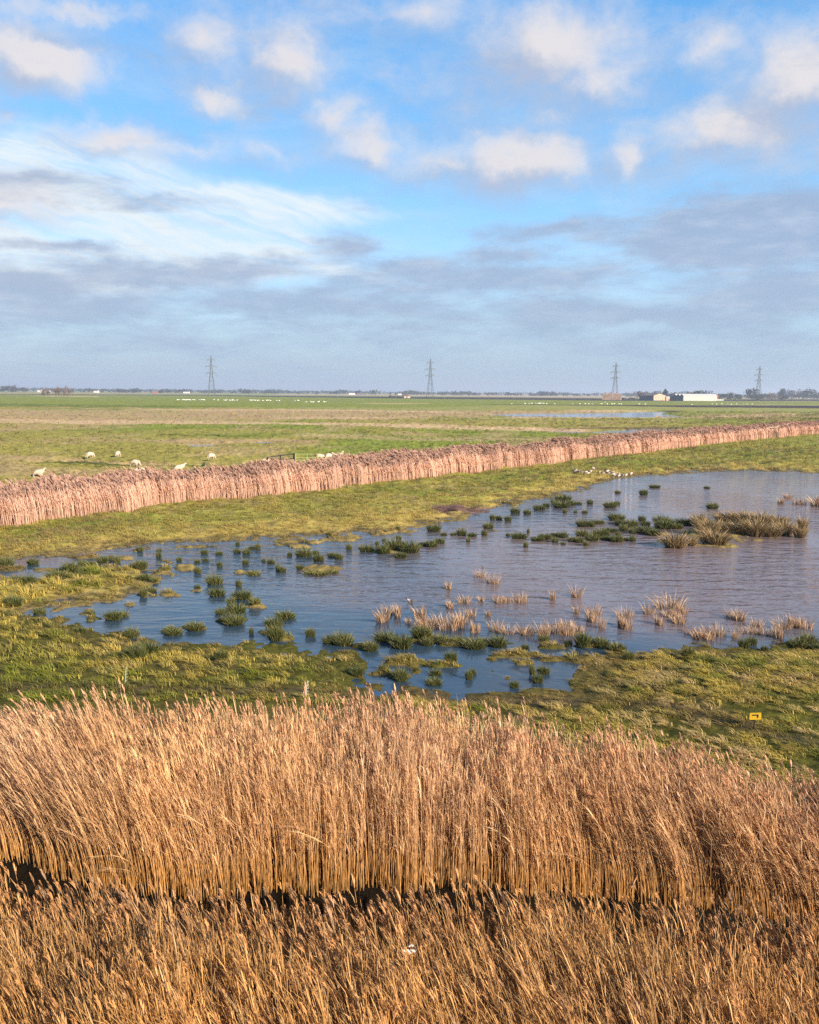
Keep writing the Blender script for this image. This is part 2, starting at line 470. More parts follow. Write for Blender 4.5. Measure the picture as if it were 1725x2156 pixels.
# ------------------------------------------------------------------ water
def water_mat(name, ripple=0.35, rough=.04):
    m, nt, p, out = new_mat(name)
    a = nt.nodes.new('ShaderNodeVertexColor'); a.layer_name = 'Col'
    rp = nt.nodes.new('ShaderNodeAttribute'); rp.attribute_name = 'ripple'
    nt.links.new(a.outputs['Color'], p.inputs['Base Color'])
    p.inputs['Roughness'].default_value = rough; p.inputs['IOR'].default_value = 1.4
    tc = nt.nodes.new('ShaderNodeTexCoord')
    mp = nt.nodes.new('ShaderNodeMapping'); mp.inputs['Rotation'].default_value = (0, 0, R(24)); mp.inputs['Scale'].default_value = (.42, 1.35, 1)
    nt.links.new(tc.outputs['Object'], mp.inputs['Vector'])
    n = nt.nodes.new('ShaderNodeTexNoise'); n.inputs['Scale'].default_value = 1.0; n.inputs['Detail'].default_value = 3; n.inputs['Distortion'].default_value = .6
    nt.links.new(mp.outputs[0], n.inputs['Vector'])
    n2 = nt.nodes.new('ShaderNodeTexNoise'); n2.inputs['Scale'].default_value = 3.6; n2.inputs['Detail'].default_value = 2
    nt.links.new(mp.outputs[0], n2.inputs['Vector'])
    ad = nt.nodes.new('ShaderNodeMath'); ad.operation = 'MULTIPLY_ADD'; ad.inputs[1].default_value = .30
    nt.links.new(n2.outputs['Fac'], ad.inputs[0]); nt.links.new(n.outputs['Fac'], ad.inputs[2])
    b = nt.nodes.new('ShaderNodeBump'); b.inputs['Distance'].default_value = .22
    ml = nt.nodes.new('ShaderNodeMath'); ml.operation = 'MULTIPLY'; ml.inputs[1].default_value = ripple
    nt.links.new(rp.outputs['Fac'], ml.inputs[0]); nt.links.new(ml.outputs[0], b.inputs['Strength'])
    nt.links.new(ad.outputs[0], b.inputs['Height']); nt.links.new(b.outputs[0], p.inputs['Normal'])
    return m


def water(name, x0, x1, y0, y1, nx, ny, colf, mat, label, z=0.0, sd_poly=None, margin=1.0):
    X, Y = np.meshgrid(np.linspace(x0, x1, nx), np.linspace(y0, y1, ny))
    x = X.ravel(); y = Y.ravel()
    i = (np.arange(ny - 1)[:, None] * nx + np.arange(nx - 1)[None]).ravel()
    q = np.stack([i, i + 1, i + 1 + nx, i + nx], 1)
    if sd_poly is not None:
        s = sdist(np.stack([x, y], 1), sd_poly)
        q = q[(s[q] < margin).any(1)]
    used = np.unique(q); rem = np.zeros(len(x), np.int64); rem[used] = np.arange(len(used))
    x = x[used]; y = y[used]; q = rem[q]
    c, rp = colf(x, y)
    me = raw_mesh(name, np.stack([x, y, np.full(len(x), z)], 1), q, c, mat, True)
    at_ = me.attributes.new('ripple', 'FLOAT', 'POINT'); at_.data.foreach_set('value', rp.astype(np.float32))
    return tag(link(name, me), label, 'water', kind='structure')


def pond_col(x, y):
    u, v = proj(x, y)
    f = fbm(x / 7, y / 12, 81, 3) - .5
    # silty brown open water to the right, clear dark shallows to the left and along the near edge
    t = sstep(-.2, .45, np.maximum(ellipse(u + f * 160, v + f * 60, (1500, 1190, 720, 150)), ellipse(u + f * 160, v + f * 40, (1600, 1050, 420, 70))))
    t = np.maximum(t, .55 * sstep(-.1, .5, ellipse(u + f * 200, v + f * 60, (820, 1225, 300, 70))))
    c = np.array((.026, .050, .075))[None] * (1 - t[:, None]) + np.array((.165, .122, .118))[None] * t[:, None]
    rp = .22 + .5 * sstep(1240, 1190, v) * sstep(700, 300, u) + .78 * sstep(-.25, .35, np.maximum(ellipse(u + f * 160, v + f * 60, (1350, 1190, 850, 130)), ellipse(u, v, (1500, 1045, 420, 60))))
    rp = rp * (.45 + 1.1 * sstep(.3, .7, fbm(x / 9, y / 22, 83, 3)))
    return c, rp


m_pond = water_mat('pond_water', .5)
water('pond_water', POND_W[:, 0].min() - 2, POND_W[:, 0].max() + 2, POND_W[:, 1].min() - 2, POND_W[:, 1].max() + 4, 260, 200, pond_col, m_pond,
      'shallow rippled flood water, blue at the left and mauve brown at the right', 0.0, POND_W, 3.0)
water('pool_water', SIDE_W[:, 0].min() - 1, SIDE_W[:, 0].max() + 1, SIDE_W[:, 1].min() - 1.5, SIDE_W[:, 1].max() + 1.5, 20, 12,
      lambda x, y: (np.tile((.03, .04, .05), (len(x), 1)), np.full(len(x), .6)), m_pond, 'narrow strip of pale water in the grass at the left edge', -.007)
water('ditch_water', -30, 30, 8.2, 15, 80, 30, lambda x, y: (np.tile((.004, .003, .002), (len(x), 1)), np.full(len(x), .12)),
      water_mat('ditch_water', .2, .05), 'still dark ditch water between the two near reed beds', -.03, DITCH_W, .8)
for fi, q, lb in zip(range(9), FAR_W, ('long blue pool far out in the meadow', 'shallow pool behind the black gate', 'narrow pale pool left of the pool by the gate', 'small pale puddle in the left meadow',
                         'tiny puddle in the middle meadow')):
    water('pool_water', q[:, 0].min() - 4, q[:, 0].max() + 4, q[:, 1].min() - 5, q[:, 1].max() + 5, 40, 30,
          lambda x, y: (np.tile((.10, .09, .10), (len(x), 1)), np.full(len(x), .6)), m_pond, lb, -.009 * (1 + fi), q, 4.0)


# ------------------------------------------------------------------ plants: templates and scattering
class Tpl:
    def __init__(s): s.v = []; s.f = []; s.c = []

    def ribbon(s, pts, ws, side, col0, col1=None):
        """flat tapering blade along pts; ends in a point"""
        col1 = col0 if col1 is None else col1
        n = len(s.v); m = len(pts)
        for k, (p, w) in enumerate(zip(pts, ws)):
            p = np.array(p, float); c = np.array(col0) + (np.array(col1) - np.array(col0)) * k / (m - 1)
            if k == m - 1: s.v.append(p); s.c.append(c)
            else: s.v += [p - side * w, p + side * w]; s.c += [c, c]
        for k in range(m - 2):
            i = n + 2 * k; s.f += [(i, i + 1, i + 3), (i, i + 3, i + 2)]
        i = n + 2 * (m - 2); s.f.append((i, i + 1, i + 2))

    def stalk(s, pts, rs, col0, col1=None, sides=3):
        col1 = col0 if col1 is None else col1
        n = len(s.v); m = len(pts)
        for k, (p, w) in enumerate(zip(pts, rs)):
            c = np.array(col0) + (np.array(col1) - np.array(col0)) * k / (m - 1)
            for j in range(sides):
                t = 2 * math.pi * j / sides
                s.v.append(np.array(p) + np.array((math.cos(t), math.sin(t), 0)) * w); s.c.append(c)
        for k in range(m - 1):
            for j in range(sides):
                a = n + k * sides + j; b = n + k * sides + (j + 1) % sides
                s.f += [(a, b, b + sides), (a, b + sides, a + sides)]

    def done(s):
        s.v = np.array(s.v, float); s.f = np.array(s.f, np.int64); s.c = np.array(s.c, float)
        s.h = s.v[:, 2].max(); return s


def scatter(name, tpls, pos, rot, scl, lean, col, mat, wscl=None, pw=1.7, plumed=None, npl=0):
    """joins many plants, each one of the templates, into one mass of plants"""
    N = len(pos); idx = rng.integers(0, len(tpls), N)
    if plumed is not None:
        idx = np.where(rng.random(N) < plumed, rng.integers(0, npl, N), rng.integers(npl, len(tpls), N))
    VV = []; FF = []; CC = []; off = 0
    if wscl is None: wscl = scl
    for k, t in enumerate(tpls):
        s = np.where(idx == k)[0]
        if not len(s): continue
        cr = np.cos(rot[s])[:, None]; sr = np.sin(rot[s])[:, None]
        x = (t.v[None, :, 0] * cr - t.v[None, :, 1] * sr) * wscl[s][:, None]
        y = (t.v[None, :, 0] * sr + t.v[None, :, 1] * cr) * wscl[s][:, None]
        z = t.v[None, :, 2] * scl[s][:, None]
        tt = np.clip(z / (t.h * scl[s][:, None]), 0, 1) ** pw
        x = x + lean[s, 0][:, None] * tt; y = y + lean[s, 1][:, None] * tt
        L = np.hypot(lean[s, 0], lean[s, 1])[:, None]
        z = z - tt * L * L / (2.2 * t.h * scl[s][:, None] + 1e-6)
        V = np.stack([x + pos[s, 0][:, None], y + pos[s, 1][:, None], z + pos[s, 2][:, None]], -1)
        C = t.c[None] * col[s][:, None, :]
        n = len(t.v)
        F = t.f[None] + (off + np.arange(len(s)) * n)[:, None, None]
        VV.append(V.reshape(-1, 3)); CC.append(C.reshape(-1, 3)); FF.append(F.reshape(-1, 3)); off += len(s) * n
    return link(name, raw_mesh(name, np.concatenate(VV), np.concatenate(FF), np.clip(np.concatenate(CC), 0, .95), mat))


def unit2(a): return np.array((math.cos(a), math.sin(a), 0.0))


def reed_tpl(plume=True, leaves=3, rad=.0042, fat=1.0, simple=False):
    t = Tpl(); h = random.uniform(2.05, 2.55)
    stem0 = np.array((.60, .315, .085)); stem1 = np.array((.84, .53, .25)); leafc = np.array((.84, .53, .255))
    wob = random.uniform(-.05, .05); wy = random.uniform(-.05, .05)
    seg = 3 if simple else 5
    pts = [(wob * math.sin(3 * k / seg), wy * math.sin(2.3 * k / seg), h * .93 * k / seg) for k in range(seg + 1)]
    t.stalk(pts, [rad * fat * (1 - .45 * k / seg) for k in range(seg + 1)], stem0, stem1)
    top = np.array(pts[-1])
    for _ in range(leaves):
        z = h * random.uniform(.3, .85); a = math.pi + random.gauss(0, .9); d = unit2(a)
        L = random.uniform(.22, .45); p0 = np.array((wob * math.sin(3 * z / h), wy * math.sin(2.3 * z / h), z))
        up = random.uniform(1.0, 1.6)
        p1 = p0 + d * L * .16 + np.array((0, 0, L * up * .5)); p2 = p0 + d * L * .42 + np.array((0, 0, L * (up * .9 - random.uniform(0, .4))))
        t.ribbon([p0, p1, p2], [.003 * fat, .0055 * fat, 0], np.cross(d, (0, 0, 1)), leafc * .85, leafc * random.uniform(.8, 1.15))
    if plume:
        base = np.array((.58, .33, .165)); L = random.uniform(.14, .23)
        nb = 6 if simple else 10
        dr = math.pi + random.gauss(0, .5)
        for k in range(nb):
            f = k / nb; z0 = f * L * .8
            a = random.uniform(0, 2 * math.pi); d = unit2(a) * .55 + unit2(dr) * .75
            l = L * (.42 * (1 - f) + .22)
            p0 = top + np.array((0, 0, z0)) + unit2(dr) * .03 * f
            p1 = p0 + d * l * .20 + np.array((0, 0, l * .6)); p2 = p1 + d * l * .24 + np.array((0, 0, l * .28))
            sd_ = unit2(random.uniform(0, 6.28))
            c = base * random.uniform(.65, 1.35)
            t.ribbon([p0, p1, p2], [.004 * fat, .0075 * fat, 0], sd_, c * .9, c * 1.15)
    return t.done()


def in_band(n, front, back):
    """random points between two world polylines (same bearings)"""
    fx = np.array([p[0] for p in front]); fy = np.array([p[1] for p in front])
    bx = np.array([p[0] for p in back]); by = np.array([p[1] for p in back])
    s = rng.random(n); k = np.linspace(0, 1, len(front)); t = rng.random(n)
    x = np.interp(s, k, fx) * (1 - t) + np.interp(s, k, bx) * t
    y = np.interp(s, k, fy) * (1 - t) + np.interp(s, k, by) * t
    return x, y, t


def reed_cols(x, y, n, seed):
    f = fbm(x / 1.3, y / 1.3, seed, 3)[:, None]
    g = np.array((1.0, 1.0, 1.0))[None] * (.82 + .40 * f)
    warm = (fbm(x / 2.5, y / 2.5, seed + 3, 2)[:, None] - .5) * .4
    g = g * np.concatenate([1 + warm * .25, np.ones_like(warm), 1 - warm * .9], 1)
    return g * rng.uniform(.62, 1.28, (n, 1))


RT_FULL = [reed_tpl(True, 4, .0038) for _ in range(12)] + [reed_tpl(False, 5, .0040) for _ in range(16)]
# near bed, at the observer's feet
us = np.linspace(-450, 2180, 24)
tipv = np.interp(us, [-450, 0, 150, 300, 450, 600, 760, 860, 1000, 1200, 1330, 1450, 1560, 1725, 2180],
                 [1815, 1852, 1903, 1922, 1928, 1945, 1965, 1972, 1955, 1940, 1928, 1915, 1935, 1990, 2025])
back = [at(a, b - 14, 1.98)[:2] for a, b in zip(us, tipv)]
front = [(p[0] * .60, p[1] * .60) for p in back]
N = 25000
x, y, t = in_band(N, front, back)
keep = rng.random(N) < .35 + .65 * sstep(.28, .6, fbm(x / .35, y / .35, 91, 2))
x, y, t = x[keep], y[keep], t[keep]; N = len(x)
hz = terrain(x, y)[0]
lw = fbm(x / 1.8, y / 1.8, 92, 3)
lean = np.stack([-.30 - .9 * (lw - .4) + rng.normal(0, .12, N), .05 + rng.normal(0, .10, N)], 1)
scl = (.93 + .22 * (fbm(x / .9, y / .9, 93, 3) - .5)) * rng.normal(1, .075, N).clip(.7, 1.16)
bent = rng.random(N) < .05
lean[bent] += rng.normal(0, .55, (bent.sum(), 2))
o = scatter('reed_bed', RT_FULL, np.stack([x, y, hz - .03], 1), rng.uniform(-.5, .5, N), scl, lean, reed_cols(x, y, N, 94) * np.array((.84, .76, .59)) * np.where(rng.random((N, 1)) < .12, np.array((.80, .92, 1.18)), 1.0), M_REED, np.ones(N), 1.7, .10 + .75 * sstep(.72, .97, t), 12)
tag(o, 'golden dry reeds with brown plumes filling the bottom of the picture', 'reeds', kind='stuff')

# second bed across the dark ditch
us = np.linspace(-420, 2150, 24)
vb_ = np.interp(us, [-420, 0, 150, 300, 450, 600, 862, 1000, 1150, 1300, 1500, 1725, 2150], [1800, 1828, 1868, 1892, 1900, 1893, 1888, 1884, 1894, 1906, 1926, 1960, 2030])
vt_ = np.interp(us, [-420, 0, 200, 500, 862, 1000, 1100, 1200, 1400, 1500, 1600, 1725, 2150], [1478, 1486, 1492, 1508, 1505, 1512, 1545, 1563, 1568, 1570, 1610, 1645, 1720])
front = [at(a, b, 0)[:2] for a, b in zip(us, vb_)]
back = []
for a, b, fr in zip(us, vt_, front):
    p = at(a, b, 2.30)[:2]
    if np.linalg.norm(p) < np.linalg.norm(fr) + 1.3: p = fr * (1 + 1.3 / np.linalg.norm(fr))
    back.append(p)
N = 36000
x, y, t = in_band(N, front, back)
jt = (fbm(x / .5, x * 0 + 5, 108, 3) - .5) * .35 * (1 - t)
x, y = x * (1 + jt / 13), y * (1 + jt / 13)
keep = rng.random(N) < (.55 + .45 * sstep(.3, .62, fbm(x / .35, y / .35, 101, 2))) * np.where(t < .12, .75, 1)
x, y, t = x[keep], y[keep], t[keep]; N = len(x)
hz = terrain(x, y)[0]
lw = fbm(x / 2.2, y / 2.2, 102, 3)
u_, v_ = proj(x, y)
lean = np.stack([-.10 - .7 * (lw - .4) - .45 * sstep(500, 0, u_) - .25 * sstep(1000, 1500, u_) + rng.normal(0, .085, N), rng.normal(.0, .09, N)], 1)
scl = (.95 + .24 * (fbm(x / 1.1, y / 1.1, 103, 3) - .5)) * rng.normal(1, .07, N).clip(.75, 1.15)
short = sstep(1040, 1200, u_) * .09 + sstep(1420, 1720, u_) * .10
scl = scl * (1 - short)
bent = rng.random(N) < .04
lean[bent] += rng.normal(0, .5, (bent.sum(), 2))
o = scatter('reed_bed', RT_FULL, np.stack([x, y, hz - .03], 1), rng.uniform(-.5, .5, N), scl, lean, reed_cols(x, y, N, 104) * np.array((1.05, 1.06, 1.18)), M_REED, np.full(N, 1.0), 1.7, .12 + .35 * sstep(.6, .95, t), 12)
tag(o, 'tall dry reeds standing behind the dark ditch in front of the pond bank', 'reeds', kind='stuff')

# long reed belt beyond the pond, pinkish stems under dark plumes
RT_FAR = []
for k in range(10):
    tt = Tpl(); h = random.uniform(2.3, 2.6)
    tt.stalk([(0, 0, 0), (random.uniform(-.05, .05), 0, h * .5), (random.uniform(-.08, .02), 0, h * .94)], [.013, .012, .008], (.70, .44, .30), (.82, .55, .40))
    for _ in range(6):
        z = h * random.uniform(.35, .85); d = unit2(math.pi + random.gauss(0, 1)); L = random.uniform(.3, .5); p0 = np.array((0, 0, z))
        tt.ribbon([p0, p0 + d * L * .4 + (0, 0, L * .5), p0 + d * L + (0, 0, L * .35)], [.014, .02, 0], np.cross(d, (0, 0, 1)) * .6 + unit2(random.uniform(0, 6.28)) * .6, (.80, .54, .39))
    if k < 8:
        dr = unit2(math.pi + random.gauss(0, .5)); c = np.array((.37, .225, .155)) * random.uniform(.6, 1.4)
        for q in range(4):
            p0 = np.array((-.02, 0, h * .9 + .05 * q)); a = unit2(random.uniform(0, 6.28))
            tt.ribbon([p0, p0 + dr * .06 + a * .03 + (0, 0, .12), p0 + dr * .15 + a * .05 + (0, 0, .22)], [.02, .034, 0], unit2(random.uniform(0, 6.28)), c, c * 1.2)
    RT_FAR.append(tt.done())
assert len(RT_FAR) == 10
bf = [at(a, b, 0)[:2] for a, b in BELT_F]
seglen = np.concatenate([[0], np.cumsum([np.linalg.norm(bf[i + 1] - bf[i]) for i in range(len(bf) - 1)])])
N = 72000
w_s = np.linspace(0, seglen[-1], 4000)
px_ = np.interp(w_s, seglen, [p[0] for p in bf]); py_ = np.interp(w_s, seglen, [p[1] for p in bf])
wd = 1 / np.clip(np.hypot(px_, py_), 40, 400) ** .9
cdf = np.cumsum(wd); cdf /= cdf[-1]
s_ = np.interp(rng.random(N), cdf, w_s)
x = np.interp(s_, seglen, [p[0] for p in bf]); y = np.interp(s_, seglen, [p[1] for p in bf])
dxs = np.interp(s_ + 3, seglen, [p[0] for p in bf]) - x; dys = np.interp(s_ + 3, seglen, [p[1] for p in bf]) - y
ln = np.hypot(dxs, dys) + 1e-6
u_, v_ = proj(x, y)
depth = np.interp(u_, [-200, 0, 300, 500, 700, 760, 860, 1100, 1400, 1725], [3.4, 3.4, 3.8, 4.6, 4.0, 3.0, 5.0, 4.6, 6, 8]) * (1 + .5 * (fbm(s_ / 9, s_ * 0, 111, 2) - .5))
t = rng.random(N) * depth - .3 * rng.random(N) + (fbm(s_ / 2.5, s_ * 0 + 3, 112, 3) - .5) * 2.4
x = x - dys / ln * t; y = y + dxs / ln * t
r_ = np.hypot(x, y)
hz = terrain(x, y)[0]
f = fbm(s_ / 6, t / 3, 113, 3)[:, None]
cl = (.85 + .36 * f) * rng.uniform(.84, 1.14, (N, 1)) * np.ones((1, 3))
lean = np.stack([-.28 + rng.normal(0, .14, N) - .3 * (f[:, 0] - .5), rng.normal(0, .1, N)], 1)
scl = (.78 + .32 * (fbm(s_ / 3.5, t / 2, 114, 3) - .5)) * rng.normal(1, .10, N).clip(.7, 1.25)
o = scatter('reed_belt', RT_FAR, np.stack([x, y, hz - .05], 1), rng.uniform(-.6, .6, N), scl, lean, cl, M_REED, np.clip(r_ / 58, .9, 3.2), 1.7, np.interp(t, [0, 1.2, 2.5], [.25, .6, .9]) * np.interp(r_, [50, 90, 150, 260], [1, 1, .8, .5]), 8)
tag(o, 'long diagonal belt of pinkish dry reeds with dark plumes beyond the pond', 'reeds', kind='stuff')


# ------------------------------------------------------------------ grass
def tuft_tpl(nb, L, spread, wid, flop):
    t = Tpl()
    for _ in range(nb):
        a = random.uniform(0, 6.28); rr = spread * math.sqrt(random.random()); p0 = unit2(a) * rr
        d = unit2(a + random.gauss(0, .8)) * .6 + np.array((-.9, 0, 0)) * flop
        l = L * random.uniform(.55, 1.1)
        p1 = p0 + d * l * .30 + np.array((0, 0, l * .42)); p2 = p1 + d * l * .55 + np.array((0, 0, l * random.uniform(-.12, .22)))
        s = np.cross(d, (0, 0, 1)); s = s / (np.linalg.norm(s) + 1e-6) * 1.0
        s = s * .6 + unit2(random.uniform(0, 6.28)) * .5
        c = np.array((1, 1, 1)) * random.uniform(.7, 1.25)
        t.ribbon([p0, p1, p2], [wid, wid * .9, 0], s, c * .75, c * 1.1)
    return t.done()


def grass_field(name, pts, tpls, colf, scl, label, wscale=None):
    x, y = pts[:, 0], pts[:, 1]; N = len(x)
    h, sd, u, v = terrain(x, y)
    ok = h > .018
    x, y, h, sd, u, v = [q[ok] for q in (x, y, h, sd, u, v)]; scl = scl[ok]; N = len(x)
    c = colf(x, y, h, sd, u, v)
    o = scatter(name, tpls, np.stack([x, y, h - .03], 1), rng.uniform(-.6, .6, N), scl, np.zeros((N, 2)), c, M_GRASS)
    return tag(o, label, 'grass', kind='stuff')


def from_px(n, u0, u1, v0, v1, pwr=1.0):
    """random ground points, denser where they are nearer"""
    u = rng.uniform(u0, u1, n); v = v0 + (v1 - v0) * rng.random(n) ** pwr
    return np.array([at(a, b)[:2] for a, b in zip(u, v)])


def near_col(x, y, h, sd, u, v):
    f = fbm(x / 1.6, y / 1.6, 121, 3); g = fbm(x / .5, y / .5, 122, 2); n = len(x)
    green = np.array((.17, .18, .018)); yel = np.array((.42, .315, .06)); tan = np.array((.56, .40, .17)); brn = np.array((.17, .115, .045))
    k = sstep(.33, .54, f * .6 + g * .4 + rng.normal(0, .07, n))[:, None]
    c = green * (1 - k) + yel * k
    k = (sstep(.52, .7, fbm(x / .8, y / .8, 124, 3) + rng.normal(0, .06, n)) * (.3 + .5 * sstep(900, 1500, u)))[:, None]
    c = c * (1 - k) + tan * k
    gl = sstep(250, 80, u)[:, None] * sstep(1330, 1440, v)[:, None] * .8 + .75 * sstep(1440, 1475, v)[:, None] * sstep(900, 300, u)[:, None]
    c = c * (1 - gl.clip(0, 1)) + green * 1.1 * gl.clip(0, 1)
    w = (1 - sstep(.03, .16, h))[:, None] * .5
    c = c * (1 - w) + brn * w
    trk = np.exp(-((v - np.interp(u, [0, 500, 862, 1300, 1500, 1725], [1470, 1478, 1468, 1490, 1530, 1600])) / 11) ** 2)[:, None] * .7
    c = c * (1 - trk) + brn * .7 * trk
    return c * rng.uniform(.7, 1.5, (n, 1))


TUFT = [tuft_tpl(26, .30, .11, .008, .8) for _ in range(8)]
P = np.concatenate([from_px(12000, -350, 2080, 1255, 1500), from_px(5200, 880, 2080, 1355, 1680), from_px(1800, -200, 360, 1180, 1290), from_px(1500, 760, 1400, 1370, 1440)])
f = fbm(P[:, 0] / .38, P[:, 1] / .38, 125, 2)
_sd = terrain(P[:, 0], P[:, 1])[1]
P = P[rng.random(len(P)) < .10 + .9 * sstep(.36, .60, f) + .25 * sstep(2.5, .5, _sd)]
_h = terrain(P[:, 0], P[:, 1])[0]
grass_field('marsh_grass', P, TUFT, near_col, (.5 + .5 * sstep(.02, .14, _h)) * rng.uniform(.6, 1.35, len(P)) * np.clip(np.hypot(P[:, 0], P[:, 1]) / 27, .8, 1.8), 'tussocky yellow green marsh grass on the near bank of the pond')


def bank_col(x, y, h, sd, u, v):
    n = len(x); f1 = fbm(x / 9, y / 14, 71, 4); f = fbm(x / 2.5, y / 4, 131, 3)
    green = np.array((.26, .235, .034)); gold = np.array((.50, .355, .095)); brn = np.array((.27, .18, .09))
    shore = (1 - sstep(.5, 8, sd))
    k = np.clip(sstep(.45, .7, f + rng.normal(0, .08, n)) * .6 + shore * .75, 0, 1)[:, None]
    c = green * (1 - k) + gold * k
    k = (sstep(.55, .72, f1 + rng.normal(0, .05, n)) * .6)[:, None]
    c = c * (1 - k) + brn * k
    e = sstep(0, .4, ellipse(u, v + (f - .5) * 14, (985, 1076, 95, 9)))[:, None]
    c = c * (1 - e) + np.array((.17, .095, .075)) * e
    w = (1 - sstep(.03, .14, h))[:, None] * .6
    c = c * (1 - w) + np.array((.13, .10, .04)) * w
    return c * rng.uniform(.6, 1.25, (n, 1))


TUFT2 = [tuft_tpl(13, .36, .16, .014, .6) for _ in range(8)]
vbn = lambda u: np.interp(u, [p[0] for p in BELT_F], [p[1] for p in BELT_F])
pts = []
for _ in range(21000):
    u = rng.uniform(-150, 1900); lo = vbn(u) + 1; hi = np.interp(u, [0, 300, 600, 900, 1050, 1300, 1500, 1725, 1900], [1200, 1160, 1145, 1120, 1085, 1022, 1000, 1004, 1010]) + 6
    pts.append(at(u, rng.uniform(lo, hi))[:2])
P = np.array(pts)
P = P[rng.random(len(P)) < .25 + .75 * sstep(.35, .6, fbm(P[:, 0] / .9, P[:, 1] / 1.4, 132, 2))]
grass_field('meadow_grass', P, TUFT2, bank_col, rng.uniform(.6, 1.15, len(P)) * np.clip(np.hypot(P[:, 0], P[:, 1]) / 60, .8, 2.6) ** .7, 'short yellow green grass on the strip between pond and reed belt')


def field_col(x, y, h, sd, u, v):
    return np.clip(ground_colour(x, y, np.full(len(x), .3), sd, u, v) * rng.uniform(.4, 1.5, (len(x), 1)), 0, .8)


TUFT3 = [tuft_tpl(10, .42, .22, .03, .5) for _ in range(6)]
pts = []
for _ in range(22000):
    u = rng.uniform(-200, 1950); pts.append(at(u, 868 + (vbn(u) - 30 - 868) * rng.random())[:2])
P = np.array(pts)
P = P[rng.random(len(P)) < .15 + .85 * sstep(.42, .62, fbm(P[:, 0] / 5, P[:, 1] / 9, 141, 3))]
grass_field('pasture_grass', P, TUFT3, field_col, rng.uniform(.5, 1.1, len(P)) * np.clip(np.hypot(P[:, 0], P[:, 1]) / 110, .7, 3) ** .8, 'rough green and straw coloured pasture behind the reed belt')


# ------------------------------------------------------------------ rush tussocks, dead reed clumps, sedge tussocks
def clump_mesh(name, nb, h, spread, wid, cols, mat, splay=.5, flat=.75, seed=0, ragged=False):
    random.seed(seed); t = Tpl()
    for _ in range(nb):
        a = random.uniform(0, 6.28); q = math.sqrt(random.random()); p0 = unit2(a) * spread * .62 * q
        l = h * random.uniform(.6, 1.08) * (1.08 - .55 * q * q)
        if ragged: l = h * random.uniform(.12, 1.0) ** 1.15; p0 = p0 + np.array((.25 * math.sin(seed * 2.1 + 3 * p0[0]), 0, 0))
        d = unit2(a + random.gauss(0, .5)) * splay * (.25 + q) + np.array((-.14, 0, 0))
        p1 = p0 + d * l * .35 + np.array((0, 0, l * .58)); p2 = p1 + d * l * .55 + np.array((0, 0, l * random.uniform(.22, .48)))
        c = np.array(random.choice(cols)) * random.uniform(.6, 1.35)
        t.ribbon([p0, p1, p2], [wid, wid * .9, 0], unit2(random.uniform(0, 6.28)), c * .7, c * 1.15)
    t.done(); r_ = np.percentile(np.hypot(t.v[:, 0], t.v[:, 1]), 88)
    t.v[:, :2] *= .5 / r_; t.v[:, 2] /= np.percentile(t.v[:, 2], 96); t.v[:, 2] -= .04
    return raw_mesh(name, t.v, t.f, t.c, mat)


G1, G2, G3 = (.058, .070, .018), (.095, .108, .026), (.22, .19, .07)
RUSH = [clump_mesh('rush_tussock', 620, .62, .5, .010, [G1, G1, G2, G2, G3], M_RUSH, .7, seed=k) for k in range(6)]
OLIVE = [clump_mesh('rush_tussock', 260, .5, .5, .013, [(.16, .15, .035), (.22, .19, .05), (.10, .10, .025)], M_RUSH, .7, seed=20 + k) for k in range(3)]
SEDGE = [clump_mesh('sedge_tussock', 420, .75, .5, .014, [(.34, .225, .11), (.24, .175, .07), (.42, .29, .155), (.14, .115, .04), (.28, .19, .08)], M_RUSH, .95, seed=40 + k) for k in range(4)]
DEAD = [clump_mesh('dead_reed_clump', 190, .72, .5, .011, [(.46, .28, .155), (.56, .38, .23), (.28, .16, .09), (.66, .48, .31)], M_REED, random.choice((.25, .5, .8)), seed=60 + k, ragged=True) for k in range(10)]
random.seed(5)

z4 = lambda x, y: (x * .3418, 1010.8 + y * .3418)
z5 = lambda x, y: (572.8 + x * .3418, 1010.8 + y * .3418)
z6 = lambda x, y: (1135.4 + x * .3418, 977.0 + y * .3418)
RU4 = [(45, 530, 80), (205, 518, 70), (505, 523, 45), (560, 523, 60), (635, 510, 60), (720, 512, 50), (865, 440, 35), (982, 437, 30), (685, 485, 25),
       (980, 478, 35), (1105, 498, 35), (1218, 508, 35), (1268, 500, 40), (1262, 455, 45), (1352, 458, 40), (1465, 402, 28), (1462, 448, 40),
       (1520, 455, 45), (1552, 425, 45), (1590, 425, 40), (1515, 518, 38), (1355, 533, 36), (1672, 512, 50), (1625, 500, 25), (1715, 555, 36),
       (1218, 572, 48), (440, 565, 100), (360, 622, 130), (870, 550, 75), (895, 615, 80), (950, 632, 40), (940, 690, 45), (885, 718, 45), (800, 628, 30),
       (1325, 640, 100), (1340, 712, 110), (1218, 672, 35), (1473, 655, 35), (1495, 730, 125), (1425, 760, 50), (1460, 815, 120), (1365, 825, 80),
       (1445, 888, 135), (570, 835, 40), (700, 857, 90), (815, 968, 95), (1070, 948, 115), (1205, 922, 115), (1550, 945, 25), (1690, 907, 110),
       (1700, 992, 110), (500, 942, 70), (90, 787, 90), (245, 825, 80), (920, 1092, 130), (840, 1152, 120), (1370, 1152, 90), (100, 640, 80), (180, 668, 90)]
OL4 = [(1570, 780, 75), (1565, 582, 80), (765, 838, 55)]
